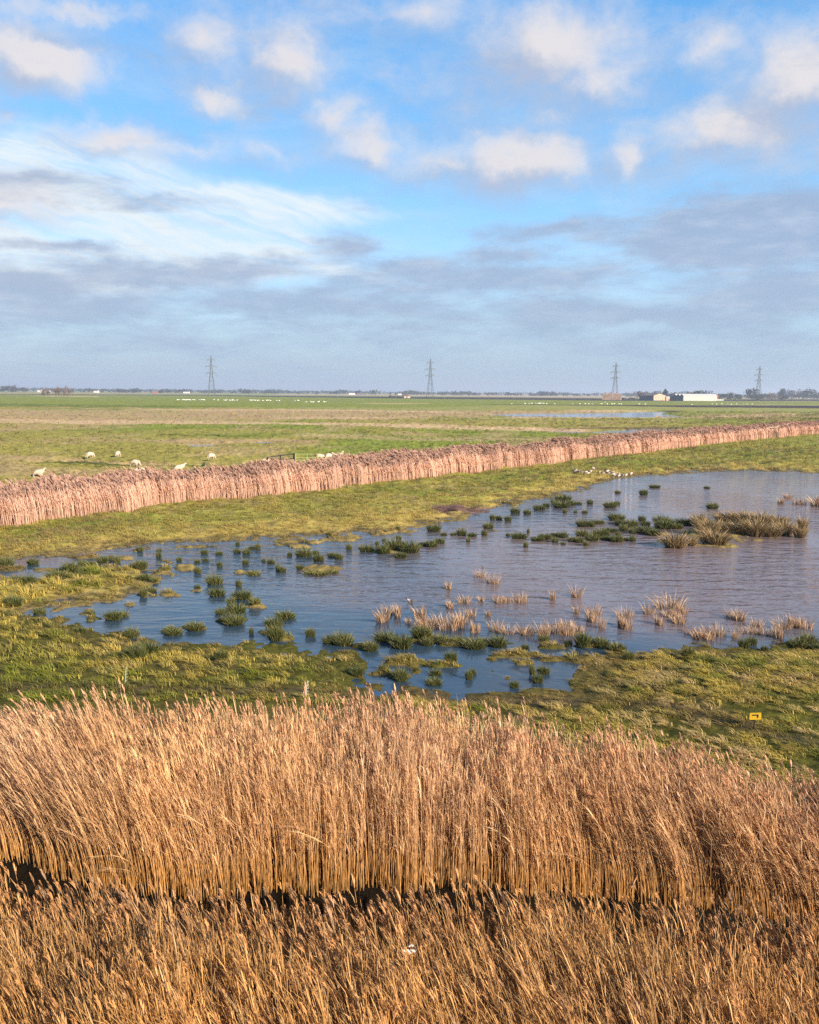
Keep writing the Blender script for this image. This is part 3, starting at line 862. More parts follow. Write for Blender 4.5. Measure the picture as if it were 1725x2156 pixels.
RU5 = [(63, 563, 60), (110, 468, 30), (175, 550, 50), (200, 468, 100), (275, 458, 40), (290, 498, 75), (375, 470, 60), (415, 487, 50), (475, 428, 35),
       (585, 438, 90), (690, 450, 90), (760, 432, 120), (850, 442, 140), (795, 477, 80), (930, 405, 60), (985, 410, 80), (1035, 390, 60), (1000, 312, 80),
       (650, 402, 28), (692, 377, 25), (775, 310, 30), (352, 350, 30), (780, 365, 35), (1060, 340, 40), (1120, 340, 40), (1170, 340, 60), (1235, 347, 60),
       (1310, 340, 40), (1335, 297, 60), (1210, 382, 25), (1455, 252, 50), (1500, 202, 60), (1400, 242, 40), (1360, 242, 40), (1575, 207, 50),
       (1650, 182, 70), (1525, 358, 110), (1640, 372, 90), (1565, 414, 28), (1455, 342, 28), (1580, 327, 20), (85, 852, 105),
       (240, 962, 68), (360, 1005, 100), (440, 1012, 120), (610, 1047, 105), (700, 985, 130), (800, 1027, 125), (925, 987, 130), (960, 1015, 90),
       (1050, 1008, 95), (1150, 1002, 110), (1250, 1032, 130), (1395, 1020, 120), (1680, 1007, 58), (1560, 1040, 55), (530, 1202, 85), (690, 1172, 75),
       (795, 1232, 85), (1000, 1257, 95), (1010, 1200, 70), (1105, 1132, 75), (1215, 1226, 45), (1240, 1197, 38), (1605, 1197, 42), (1675, 1192, 80), (1640, 1247, 58), (1495, 1277, 58)]
OL5 = [(240, 578, 90), (300, 582, 110), (370, 572, 100)]
RU6 = [(40, 462, 85), (105, 442, 60), (150, 452, 60), (100, 482, 46), (150, 497, 34), (280, 382, 100), (350, 367, 70), (385, 367, 40), (332, 387, 25),
       (480, 345, 95), (505, 372, 80), (570, 387, 90), (520, 412, 60), (440, 417, 100), (385, 447, 95), (420, 467, 65), (270, 442, 90), (330, 472, 85),
       (250, 482, 60), (290, 502, 40), (205, 477, 50), (480, 477, 75), (530, 472, 48), (577, 477, 38), (487, 442, 38), (577, 427, 48), (635, 352, 48),
       (660, 377, 60), (650, 422, 95), (705, 437, 85), (760, 370, 120), (890, 372, 125), (770, 397, 105), (840, 395, 80), (150, 225, 95), (140, 267, 95),
       (200, 252, 58), (245, 247, 38), (315, 247, 42), (45, 264, 40), (100, 242, 55), (160, 300, 25), (225, 300, 25), (283, 303, 38), (440, 267, 75), (480, 250, 46),
       (485, 180, 34), (645, 190, 58), (715, 145, 70), (1070, 273, 66), (1035, 150, 38),
       (35, 1107, 55), (180, 1122, 55), (270, 1128, 110), (345, 1112, 110), (390, 1132, 85), (480, 1142, 105), (1265, 1137, 72), (1312, 1110, 55), (1600, 1132, 90),
       (1660, 1120, 100), (1715, 1147, 90), (1390, 1152, 38), (555, 1222, 65), (920, 1217, 72)]
SE6 = [(840, 512, 165), (930, 500, 120), (1080, 492, 190), (1040, 440, 150), (990, 385, 120), (1130, 425, 190), (1230, 432, 180), (1330, 442, 180), (1430, 444, 180),
       (1510, 432, 130), (1160, 350, 180), (1260, 355, 180), (1370, 375, 150), (1475, 365, 150), (1620, 402, 70), (1605, 452, 75)]
DE5 = [(665, 867, 100), (730, 822, 80), (762, 842, 60), (905, 907, 90), (895, 852, 80), (960, 912, 95), (1020, 882, 100), (1080, 922, 95), (1130, 902, 95), (1155, 872, 75),
       (1085, 787, 60), (1180, 757, 58), (1280, 747, 46), (1410, 752, 66), (1460, 752, 58), (1525, 752, 58), (1280, 597, 58), (1360, 637, 58), (1080, 672, 46),
       (1325, 837, 34), (1245, 837, 80), (1270, 937, 66), (1380, 932, 76), (1440, 942, 90), (1590, 942, 115), (1700, 952, 60), (830, 882, 40)]
DE6 = [(75, 837, 44), (245, 817, 75), (45, 1057, 80), (95, 1040, 80), (160, 1000, 75), (170, 1052, 60), (220, 922, 48), (260, 1042, 90), (310, 972, 60), (330, 925, 88),
       (400, 1012, 56), (525, 942, 75), (500, 1002, 48), (560, 1012, 76), (690, 922, 70), (730, 992, 58), (800, 887, 140), (780, 942, 58), (840, 982, 88), (860, 942, 58),
       (905, 922, 56), (960, 1072, 80), (1010, 1082, 88), (1075, 1057, 80), (930, 1042, 58), (1185, 947, 48), (1215, 962, 76), (1225, 1072, 58), (1300, 1042, 76),
       (1335, 1002, 58), (1390, 1052, 76), (1500, 1012, 78), (1560, 1002, 78), (1620, 1012, 78), (1460, 1072, 48), (1550, 212, 58), (1600, 247, 58), (1690, 257, 88), (1480, 242, 38)]
ORD = ['leftmost', 'second', 'third', 'fourth', 'fifth', 'sixth', 'seventh', 'eighth', 'ninth', 'tenth', 'eleventh', 'twelfth', 'thirteenth', 'fourteenth', 'fifteenth',
       'sixteenth', 'seventeenth', 'eighteenth', 'nineteenth', 'twentieth']


def put_clumps(items, meshes, name, cat, hfac, area_of, noun, small_noun, big_px):
    areas = {}
    for (u, v, w) in items: areas.setdefault(area_of(u, v), []).append((u, v, w))
    for ar, lst in areas.items():
        lst.sort()
        big = [q for q in lst if q[2] * .3418 >= big_px]
        for q in lst:
            u, v, w = q
            p = at(u, v)
            dist = math.sqrt(p[0] ** 2 + p[1] ** 2 + CAMZ ** 2)
            wm = w * .3418 / F0 * dist
            h = float(terrain(np.array([p[0]]), np.array([p[1]]))[0][0])
            o = link(name, random.choice(meshes), None, (p[0], p[1], max(h - .04, -.06)))
            o.rotation_euler = (0, 0, random.uniform(-.5, .5))
            k = wm * random.uniform(.9, 1.15) * (1.3 if 'reed' in cat else 1.0)
            hh = min(.52, .24 + .20 * wm) * hfac * random.uniform(.7, 1.3)
            o.scale = (k, k * random.uniform(.85, 1.1), hh * 1.0)
            if q in big:
                i = big.index(q)
                if len(big) == 1: lab = f'only large {noun} {ar}'
                elif i == 0 or i == len(big) - 1: lab = f'{"leftmost" if i == 0 else "rightmost"} large {noun} {ar}'
                else: lab = f'{ORD[i]} large {noun} from left {ar}'
            else:
                lab = f'{small_noun} {ar}'
            tag(o, lab, cat, f'{small_noun.split(",")[0]}s {ar}')


def rush_area(u, v):
    if v > 1365 and u < 760: return 'on the near left grass bank'
    if v > 1365: return 'in the small lagoon under the pond'
    if v > 1290 and u < 480: return 'along the near left shore'
    if v > 1290 and u < 1000: return 'in the front row before the tan reeds'
    if v > 1290: return 'at the near right shore'
    if v > 1200 and u < 420: return 'around the left grass spit'
    if v > 1200: return 'in the blue water left of centre'
    if u < 360: return 'in the pale shallows at far left'
    if u < 600: return 'in the blue shallows left of centre'
    if u < 780: return 'around the olive islet'
    if u < 960: return 'on the dark islet at centre'
    if v < 1060 or u < 1070: return 'along the far shore right of centre'
    if u < 1150: return 'between the far shore and brown island'
    if u < 1310: return 'left of the brown island'
    return 'touching the brown sedge island'


put_clumps([(*z4(x, y), w) for x, y, w in RU4] + [(*z5(x, y), w) for x, y, w in RU5] + [(*z6(x, y), w) for x, y, w in RU6], RUSH, 'rush_tussock', 'rush', 1.0, rush_area,
           'dark green rush', 'small dark green rush tuft', 24)
put_clumps([(*z4(x, y), w) for x, y, w in OL4] + [(*z5(x, y), w) for x, y, w in OL5], OLIVE, 'rush_tussock', 'rush', .75,
           lambda u, v: 'in the blue water at left' if u < 600 else 'on the yellow green islet in mid pond', 'yellow olive rush', 'pale olive rush tuft', 24)
put_clumps([(*z6(x, y), w) for x, y, w in SE6], SEDGE, 'sedge_tussock', 'sedge', 1.65,
           lambda u, v: 'off the right tip of the brown island' if u > 1675 else ('on the front edge of the brown island' if v > 1125 else ('along the middle of the brown island' if v > 1118 else 'on the back of the brown island')),
           'shaggy brown sedge', 'small brown sedge tussock', 24)


def dead_area(u, v):
    if v < 1070: return 'by the far right shore of the pond'
    if v < 1262: return 'alone in open brown water'
    if u < 960: return 'at the left end of the tan reed line'
    if u < 1120: return 'left of centre in the tan reed line'
    if u < 1260: return 'in the middle of the tan reed line'
    if u < 1420: return 'right of centre in the tan reed line'
    if u < 1520: return 'in the dense right of the tan line'
    return 'at the right end of the tan reed line'


put_clumps([(*z5(x, y), w) for x, y, w in DE5] + [(*z6(x, y), w) for x, y, w in DE6], DEAD, 'dead_reed_clump', 'reed clump', 1.25, dead_area,
           'tan reed clump', 'small tan clump of dead reeds', 26)


# ------------------------------------------------------------------ animals
def skin_mesh(name, verts, edges, radii, mat, levels=2):
    me = bpy.data.meshes.new(name + '_cage'); me.from_pydata(verts, edges, []); me.update()
    o = bpy.data.objects.new(name + '_cage', me); COL.objects.link(o)
    sk = o.modifiers.new('skin', 'SKIN'); sk.use_smooth_shade = True
    if not me.skin_vertices: me.skin_vertices.new(name='skin')
    for k, r in enumerate(radii):
        d = me.skin_vertices[0].data[k]; d.radius = (r, r) if not isinstance(r, tuple) else r; d.use_root = (k == 0)
    su = o.modifiers.new('sub', 'SUBSURF'); su.levels = levels; su.render_levels = levels
    dg = bpy.context.evaluated_depsgraph_get(); dg.update()
    new = bpy.data.meshes.new_from_object(o.evaluated_get(dg)); new.name = name
    bpy.data.objects.remove(o); bpy.data.meshes.remove(me)
    new.materials.clear(); new.materials.append(mat)
    return new


def coloured(me, fn):
    n = len(me.vertices); co = np.empty(n * 3, np.float32); me.vertices.foreach_get('co', co); co = co.reshape(-1, 3)
    a = me.color_attributes.new('Col', 'FLOAT_COLOR', 'POINT'); c = np.ones((n, 4), np.float32); c[:, :3] = fn(co)
    a.data.foreach_set('color', c.ravel()); return me


m_wool, nt, p, out = new_mat('wool')
a = nt.nodes.new('ShaderNodeVertexColor'); a.layer_name = 'Col'; nt.links.new(a.outputs['Color'], p.inputs['Base Color'])
p.inputs['Roughness'].default_value = .95; p.inputs['Specular IOR Level'].default_value = .05
tc = nt.nodes.new('ShaderNodeTexCoord'); nz = nt.nodes.new('ShaderNodeTexNoise'); nz.inputs['Scale'].default_value = 14; nz.inputs['Detail'].default_value = 4
bp = nt.nodes.new('ShaderNodeBump'); bp.inputs['Strength'].default_value = .8; bp.inputs['Distance'].default_value = .05
nt.links.new(tc.outputs['Object'], nz.inputs['Vector']); nt.links.new(nz.outputs['Fac'], bp.inputs['Height']); nt.links.new(bp.outputs[0], p.inputs['Normal'])


def sheep_mesh(graze):
    # torso first (rump is the root), neck and head, then four jointed legs
    nk = [(.52, 0, .60), (.66, 0, .40), (.76, 0, .22), (.84, 0, .10)] if graze else [(.52, 0, .78), (.60, 0, .93), (.70, 0, .98), (.84, 0, .91)]
    v = [(-.42, 0, .60), (-.18, 0, .61), (.12, 0, .60), (.36, 0, .63)] + nk
    e = [(0, 1), (1, 2), (2, 3), (3, 4), (4, 5), (5, 6), (6, 7)]
    r = [(.23, .24), (.28, .27), (.29, .27), (.24, .25), .16, .11, .095, .055]
    for sx, back in ((-.40, True), (.34, False)):
        for sy in (-.13, .13):
            b = len(v); root = 0 if back else 3
            if back: v += [(sx + .03, sy, .40), (sx - .06, sy, .24), (sx, sy, .02)]
            else: v += [(sx, sy, .38), (sx + .02, sy, .21), (sx, sy, .02)]
            e += [(root, b), (b, b + 1), (b + 1, b + 2)]; r += [.085, .042, .036]
    me = skin_mesh('sheep', v, e, r, m_wool)

    def col(co):
        face = sstep(.66, .74, co[:, 0])[:, None]; leg = sstep(.34, .24, co[:, 2])[:, None] * (co[:, 0] < .6)[:, None]
        c = np.tile(np.array((.54, .42, .31)), (len(co), 1)) * (.9 + .2 * rng.random((len(co), 1)))
        return c * (1 - np.maximum(face, leg)) + np.array((.38, .30, .23)) * np.maximum(face, leg)
    return coloured(me, col)


SH = [sheep_mesh(False), sheep_mesh(True)]
ear_me = skin_mesh('ear', [(0, 0, 0), (0, .07, .01), (0, .13, -.02)], [(0, 1), (1, 2)], [(.03, .018), (.032, .012), .008], m_wool, 1)
coloured(ear_me, lambda co: np.tile((.62, .48, .38), (len(co), 1)))
SHEEP = [(81, 1009, 0, 5, 'cream sheep standing side on at the left edge of the meadow'),
         (189, 969, 1, 62, 'grazing sheep left of the pair on open grass, turned three quarters away'),
         (249, 967, 1, 88, 'grazing sheep seen from behind on the open green meadow'),
         (284, 988, 1, -15, 'greyish sheep grazing in the rough ditch grass'),
         (293, 1010, 1, 4, 'large cream sheep half hidden behind the reed plumes, left of its pair'),
         (309, 1009, 1, -4, 'cream sheep grazing close in front of the large half hidden sheep'),
         (376, 1004, 0, 15, 'sheep with only back and head showing over the reed belt, right of the pair'),
         (444, 975, 1, 55, 'sheep grazing alone in the meadow, left of the black rail fence'),
         (135, 1027, 1, 20, 'sheep almost hidden in the plumes at the left of the reed belt'),
         (672, 974, 1, 4, 'sheep grazing at the end of the green rail'),
         (691, 974, 1, 35, 'second sheep to the right of the green rail'),
         (709, 974, 0, 160, 'third sheep to the right of the green rail'),
         (718, 973, 0, 70, 'rightmost sheep beside the green rail with its head raised'),
         (557, 985, 1, 10, 'sheep hidden behind the plumes under the black rail fence')]
for (u, v, g, rz, lb) in SHEEP:
    p = at(u, v); h = float(terrain(np.array([p[0]]), np.array([p[1]]))[0][0])
    o = link('sheep', SH[g], None, (p[0], p[1], h - .01)); o.rotation_euler = (0, 0, R(rz))
    k = random.uniform(.9, 1.02) * (1.15 if 'large' in lb else 1.0); o.scale = (k, k, k)
    tag(o, lb, 'sheep', 'sheep in the meadow behind the reed belt')
    hx, hz_ = ((.68, .37) if g else (.62, 1.0))
    for sy in (-1, 1):
        er = link('ear', ear_me, o, (hx, .07 * sy, hz_)); er.scale = (1, sy, 1)

m_feather, nt, p, out = new_mat('feathers')
a = nt.nodes.new('ShaderNodeVertexColor'); a.layer_name = 'Col'; nt.links.new(a.outputs['Color'], p.inputs['Base Color']); p.inputs['Roughness'].default_value = .7


def swan_mesh(up):
    nk = [(.42, 0, .52), (.52, 0, .72), (.50, 0, .92), (.60, 0, 1.0), (.74, 0, .95)] if up else [(.45, 0, .50), (.62, 0, .42), (.74, 0, .26), (.82, 0, .12), (.92, 0, .06)]
    v = [(-.10, 0, .40), (-.45, 0, .44), (-.68, 0, .52), (.22, 0, .42)] + nk + [(.0, .1, .2), (.04, .1, .0), (0, -.1, .2), (.04, -.1, .0)]
    e = [(0, 1), (1, 2), (0, 3), (3, 4), (4, 5), (5, 6), (6, 7), (7, 8), (0, 9), (9, 10), (0, 11), (11, 12)]
    r = [(.25, .23), (.17, .16), .04, (.20, .2), .09, .055, .05, .07, .022, .03, .02, .03, .02]
    me = skin_mesh('swan', v, e, r, m_feather, 1)
    return coloured(me, lambda co: np.where((co[:, 2] < .16)[:, None] & (co[:, 0] < .5)[:, None], np.array((.05, .05, .05)), np.array((.82, .80, .76))))


SW = [swan_mesh(True), swan_mesh(False)]
zs = lambda x: (430 + x / 4.3125) * .8423
SWL = [(60, 88), (75, 88), (110, 87), (130, 88), (150, 90), (165, 87), (182, 88), (196, 90), (222, 88), (240, 89), (290, 89), (305, 90), (325, 86), (346, 88), (455, 88),
       (498, 90), (565, 94), (577, 92), (590, 91), (615, 93), (630, 94), (652, 92), (668, 94), (702, 94), (845, 94), (860, 93), (875, 92), (890, 94), (902, 93), (925, 95), (940, 95),
       (980, 95), (1020, 95), (1034, 94), (1060, 97), (1130, 97), (1158, 97)]
SWM = [(1325, 96), (1362, 95), (1447, 114), (1500, 114), (1526, 113), (1582, 112), (1642, 112), (1660, 111)]


def flock(lst, fu, fv, dscale, lab, grp):
    for k, (x, y) in enumerate(lst):
        u = fu(x); v = fv(y); p = at(u, v + .8)
        o = link('swan', SW[0 if random.random() < .35 else 1], None, (p[0], p[1], .25)); o.rotation_euler = (0, 0, random.uniform(-.8, .8) + (math.pi if random.random() < .5 else 0))
        o.scale = [dscale * random.uniform(.9, 1.1)] * 3
        tag(o, lab, 'swan', grp)


flock(SWL, zs, lambda y: (980 + y / 4.3125) * .8423, 1.25, 'white swan in the line of swans grazing on the left far green field', 'swans in the left far field')
flock(SWM[:2], zs, lambda y: (980 + y / 4.3125) * .8423, 1.25, 'white swan of the pair between the long swan line and the six nearer swans', 'swan pair on the far field')
flock(SWM[2:], zs, lambda y: (980 + y / 4.3125) * .8423, 1.25, 'white swan among the six spaced out at the right end of the left flock', 'six spaced swans on the far field')
SWR = [(1440 / 1, 0)]
SWR = [(135, 70), (252, 69), (285, 67), (310, 66), (340, 66), (362, 68), (372, 67), (383, 66), (398, 66), (412, 68), (437, 69), (507, 71), (660, 70), (725, 70), (770, 71), (800, 70), (830, 71),
       (905, 70), (915, 69), (940, 57), (962, 72), (1000, 71), (1020, 70), (1062, 71), (1082, 72), (1236, 71), (1290, 72), (1690, 76)]
flock(SWR, lambda x: (1240 + x / 3.45) * .8423, lambda y: (990 + y / 3.45) * .8423, 1.05, 'white swan scattered along the right far green strip before the barns', 'swans on the right far strip')
flock([(1498 + k * 11 + random.uniform(-3, 3), 858.5) for k in range(9)], lambda x: (1480 + (x - 1270) / 4.79) * 0 + x * 1.0, lambda y: 851.5 + random.uniform(-.5, .5), 1.1, 'white swan in the far right row below the pale warehouse', 'swans below the warehouse')


def duck_mesh():
    v = [(0, 0, .14), (-.17, 0, .17), (-.26, 0, .20), (.13, 0, .16), (.20, 0, .26), (.24, 0, .31), (.33, 0, .29), (0, .04, .05), (.01, .04, 0), (0, -.04, .05), (.01, -.04, 0)]
    e = [(0, 1), (1, 2), (0, 3), (3, 4), (4, 5), (5, 6), (0, 7), (7, 8), (0, 9), (9, 10)]
    r = [(.105, .10), .075, .02, .085, .045, .05, .018, .012, .01, .012, .01]
    me = skin_mesh('duck', v, e, r, m_feather, 1)

    def c(co):
        w = np.tile(np.array((.62, .50, .42)), (len(co), 1)); dk = (co[:, 0] < -.03) | (co[:, 2] > .25)
        w[dk] = (.10, .07, .05); return w
    return coloured(me, c)


DK_ME = duck_mesh()
DUX = [(305, 225), (345, 240), (380, 225), (405, 245), (480, 235), (545, 260), (590, 275), (650, 245), (740, 215), (845, 265), (920, 250), (1010, 230), (1035, 250), (1130, 240), (1180, 255), (1215, 255),
       (1272, 240), (1262, 280), (1350, 265), (1415, 265), (1520, 240)]
for k, (x, y) in enumerate(DUX):
    u = (1400 + x / 8.625) * .8423; v = (1160 + (y + 8) / 8.625) * .8423
    p = at(u, v); h = float(terrain(np.array([p[0]]), np.array([p[1]]))[0][0])
    o = link('duck', DK_ME, None, (p[0], p[1], max(h, 0) + .01)); o.rotation_euler = (0, 0, random.choice((0.2, 2.9, 1.2, -1)) + random.uniform(-.4, .4))
    o.scale = [random.uniform(.95, 1.2)] * 3
    tag(o, 'small white and dark duck resting in a row on the far shore grass', 'duck', 'ducks on the far shore')
p = at(864, 1268); o = link('duck', DK_ME, None, (p[0], p[1], -.05)); o.scale = (.7, .7, .7); o.rotation_euler = (0, 0, 2.6)
tag(o, 'lone small pale bird floating on open water above the tan reeds', 'duck')

# ------------------------------------------------------------------ rails, gates, marker posts
m_tar = noisy('tarred_wood', (.022, .020, .022), .7, 6)
m_greenpaint = noisy('green_painted_metal', (.30, .42, .12), .5, 6, .2)
m_palewood = noisy('weathered_pale_wood', (.62, .46, .32), .8, 5, .2)
m_planks = noisy('grey_brown_planks', (.14, .115, .06), .85, 5)
m_postgreen = noisy('pale_green_plastic', (.34, .40, .25), .5, 9, .15)
m_postwhite = noisy('white_plastic', (.50, .48, .38), .5, 9, .15)
m_yellow = noisy('yellow_plastic', (.40, .245, .012), .45, 9, .12)
m_black = noisy('black_print', (.012, .011, .010), .6, 9, .1)


def gz(p): return float(terrain(np.array([p[0]]), np.array([p[1]]))[0][0])


# black rail fence running down to a thick post, seen over the reed plumes near the sheep
a = at(564, 985); b_ = at(619, 980.5)
root = empty('rail_fence', (b_[0], b_[1], gz(b_)))
tag(root, 'black timber rail sloping down to the left over the reed plumes', 'fence')
d = Vector((a[0] - b_[0], a[1] - b_[1], 0))
MB().bar(Vector((0, 0, 1.12)), d + Vector((0, 0, .95)), .07).build('rail', m_tar, root)
MB().bar(Vector((0, 0, .6)), d + Vector((0, 0, .5)), .06).build('rail', m_tar, root)
MB().bar(Vector((0, 0, -.1)), Vector((0, 0, 1.2)), .15).build('post', m_tar, root)
MB().bar(d * .52 + Vector((0, 0, -.1)), d * .52 + Vector((0, 0, 1.1)), .08).build('post', m_tar, root)
MB().bar(d + Vector((0, 0, -.1)), d + Vector((0, 0, 1.0)), .08).build('post', m_tar, root)
a = at(623, 979.5); b_ = at(671, 980)
root = empty('field_gate', (a[0], a[1], gz(a)))
tag(root, 'thin green metal gate between the black post and the sheep', 'gate')
d = Vector((b_[0] - a[0], b_[1] - a[1], 0))
fr = MB()
for z in (1.02, .62, .25): fr.bar(Vector((0, 0, z)), d + Vector((0, 0, z)), .035)
fr.build('bar_panel', m_greenpaint, root)
for k in (0, .5, 1): MB().bar(d * k + Vector((0, 0, 0)), d * k + Vector((0, 0, 1.06)), .04).build('upright', m_greenpaint, root)

# black gate by the far pool
a = at(1406, 915); b_ = at(1434, 909.5)
root = empty('field_gate', (a[0], a[1], gz(a)))
tag(root, 'black two rail gate beside the shallow pool behind the reed belt', 'gate')
d = Vector((b_[0] - a[0], b_[1] - a[1], 0)); d = d.normalized() * 5.6
dr = Vector((1, .75, 0)).normalized() * 5.2
for z in (1.2, .55): MB().bar(Vector((0, 0, z)), dr + Vector((0, 0, z)), .085).build('rail', m_tar, root)
for k in (0, .55, 1.0): MB().bar(dr * k + Vector((0, 0, -.15)), dr * k + Vector((0, 0, 1.32)), .13).build('post', m_tar, root)

# pale sloping handrail with a board front, on the belt's near edge at right
a = at(1604, 925)
root = empty('culvert_rail', (a[0], a[1], gz(a)))
tag(root, 'pale bent handrail over a boarded ditch culvert in the reed belt', 'handrail')
MB().tube([Vector(q) for q in ((-.3, 0, .35), (.9, .05, 2.0), (2.9, .2, 2.05), (3.3, .3, 2.35))], [.075] * 4, 6).build('handrail', m_palewood, root)
MB().box(.75, 3.2, .12, .2, -.1, 1.15).build('board_panel', m_planks, root)
for px in (.75, 3.2): MB().bar(Vector((px, .1, -.2)), Vector((px, .1, 1.95)), .07).build('post', m_planks, root)

# thin electric fence posts on the near bank
for (u, v0, v1, m, lb) in ((264, 1464, 1425, m_postgreen, 'thin pale green fence post standing in grass at left behind the reeds'),
                           (644, 1494, 1452, m_postwhite, 'thin white fence post with step knots left of the small lagoon')):
    a = at(u, v0); dist = math.hypot(a[0], a[1])
    ht = (v0 - v1) / F0 * math.sqrt(dist ** 2 + 64) * 1.04
    root = empty('fence_post', (a[0], a[1], gz(a) - .05))
    tag(root, lb, 'post', 'electric fence posts on the near bank')
    MB().tube([Vector((0, 0, 0)), Vector((.02, 0, ht * .5)), Vector((.05, 0, ht))], [.010, .009, .008], 6).build('stake', m, root)
    for k in range(5):
        z = ht * (.3 + .15 * k)
        MB().tube([Vector((.02 + .03 * z / ht, 0, z)), Vector((.05 + .03 * z / ht, 0, z + .015)), Vector((.05 + .03 * z / ht, 0, z + .05))], [.009, .008, .007], 5).build('wire_clip', m, root)

# yellow marker plate with a dark bent mark
a = at(1587, 1562)
root = empty('warning_sign', (a[0], a[1], gz(a) - .05), R(6))
tag(root, 'small yellow plate with a black bent mark on a stake behind the reeds', 'sign')
dist = math.sqrt(a[0] ** 2 + a[1] ** 2 + 64); k = dist / F0
w_, h_ = 23.5 * k, 13.5 * k
zc = 30 * k / math.cos(R(22))
def plate(w, h, t, cut=.012):
    m = MB(); o = [(-w / 2 + cut, -h / 2), (w / 2 - cut, -h / 2), (w / 2, -h / 2 + cut), (w / 2, h / 2 - cut), (w / 2 - cut, h / 2), (-w / 2 + cut, h / 2), (-w / 2, h / 2 - cut), (-w / 2, -h / 2 + cut)]
    n = len(o); m.add([(x, -t, z) for x, z in o] + [(x, t, z) for x, z in o], [tuple(range(n)), tuple(range(2 * n - 1, n - 1, -1))] + [((q + 1) % n, q, n + q, n + (q + 1) % n) for q in range(n)])
    return m
pl = plate(w_, h_, .012).build('plate', m_yellow, root, (0, 0, zc))
MB().box(-w_ * .28, w_ * .25, -.018, -.0125, h_ * .10, h_ * .27).box(w_ * .12, w_ * .25, -.0178, -.0127, -h_ * .22, h_ * .098).build('mark', m_black, pl)
MB().bar(Vector((0, .03, 0)), Vector((0, .03, zc + h_ * .45)), .014, None, 6).build('stake', m_tar, root)

# bleached curled scrap of leaf caught in the near reeds
a = at(866, 1999, 2.24)
t = Tpl(); t.ribbon([(-.09, 0, -.01), (-.05, .01, -.03), (0, .0, -.028), (.05, -.01, -.012), (.085, 0, .012)], [.008, .02, .022, .012, 0], np.array((.1, .5, .85)), (.80, .76, .66))
t.ribbon([(-.03, .02, .012), (-.005, .03, .028), (.03, .03, .022), (.05, .02, .006)], [.006, .011, .01, 0], np.array((.1, .5, .85)), (.85, .82, .75)); t.done()
tag(link('curled_leaf', raw_mesh('curled_leaf', t.v, t.f, t.c, M_REED), None, a), 'bleached white curled leaf caught among the near reeds', 'leaf')

# ------------------------------------------------------------------ pylons and cables
m_steel = noisy('galvanised_steel', (.12, .14, .14), .6, 1.5, .15, .3)
m_glass = noisy('insulator', (.10, .12, .13), .3, 1.5, .1)
m_cable = noisy('aluminium_cable', (.16, .17, .19), .5, .1, .1)


def make_pylon(Hh):
    k = Hh / 56.0
    root = empty('pylon', (0, 0, 0))
    lev = [(0, 4.6), (9, 3.7), (17, 2.95), (24, 2.25), (29, 1.75), (31.5, 1.5), (36, 1.3), (40.5, 1.1), (45, .9), (49.5, .7), (56, .12)]
    legs, brc = MB(), MB()
    cs = [(-1, -1), (1, -1), (1, 1), (-1, 1)]
    for (z0, w0), (z1, w1) in zip(lev[:-1], lev[1:]):
        for i, (sx, sy) in enumerate(cs):
            legs.bar(Vector((sx * w0, sy * w0, z0)) * k, Vector((sx * w1, sy * w1, z1)) * k, .26 if z0 < 30 else .24)
            tx, ty = cs[(i + 1) % 4]
            brc.bar(Vector((sx * w0, sy * w0, z0)) * k, Vector((tx * w1, ty * w1, z1)) * k, .11)
            brc.bar(Vector((tx * w0, ty * w0, z0)) * k, Vector((sx * w1, sy * w1, z1)) * k, .11)
            brc.bar(Vector((sx * w1, sy * w1, z1)) * k, Vector((tx * w1, ty * w1, z1)) * k, .08)
    legs.build('lattice_leg', m_steel, root); brc.build('lattice_bracing', m_steel, root)
    tips = []
    for (z, half, w) in ((31.5, 7.2, 1.5), (40.5, 8.6, 1.1), (49.5, 5.6, .7)):
        for s in (-1, 1):
            arm = MB(); tip = Vector((s * half, 0, z)) * k
            for sy in (-1, 1):
                arm.bar(Vector((s * w, sy * w, z)) * k, tip, .48); arm.bar(Vector((s * w * .9, sy * w * .9, z + 2.3)) * k, tip, .34)
                for f in (.35, .7): arm.bar(Vector((s * (w + (half - w) * f), sy * w * (1 - f), z)) * k, Vector((s * (w + (half - w) * f), sy * w * (1 - f), z + 2.3 * (1 - f))) * k, .07)
            arm.build('cross_arm', m_steel, root)
            end = tip - Vector((0, 0, 3.2 * k))
            ins = MB()
            for q in range(5): ins.bar(tip.lerp(end, q / 5 + .02), tip.lerp(end, q / 5 + .17), .20, .12, 6)
            ins.build('insulator', m_glass, root); tips.append(end)
    tips.append(Vector((0, 0, 56 * k)))
    return root, tips


PY = [(446, 1236, 56.0, 'leftmost grid pylon standing over the green field with the swans'), (906, 1256, 56.0, 'second grid pylon from left beside the brown tree and small hut'),
      (1295, 1372, 56.0, 'grid pylon rising behind the brown straw stack'), (1597, 1556, 56.0, 'rightmost and farthest grid pylon among the trees')]
proto, TIPS = make_pylon(56.0)
pos = []
for i, (u, dist, hh, lb) in enumerate(PY):
    o = proto if i == 0 else copy_tree(proto)
    q = atd(u, dist, .2); o.location = Vector(q); pos.append(Vector(q))
    o['label'] = lb; o['category'] = 'pylon'; o['group'] = 'pylons along the horizon'
ang = [math.atan2((pos[min(i + 1, 3)] - pos[max(i - 1, 0)]).y, (pos[min(i + 1, 3)] - pos[max(i - 1, 0)]).x) + math.pi / 2 for i in range(4)]
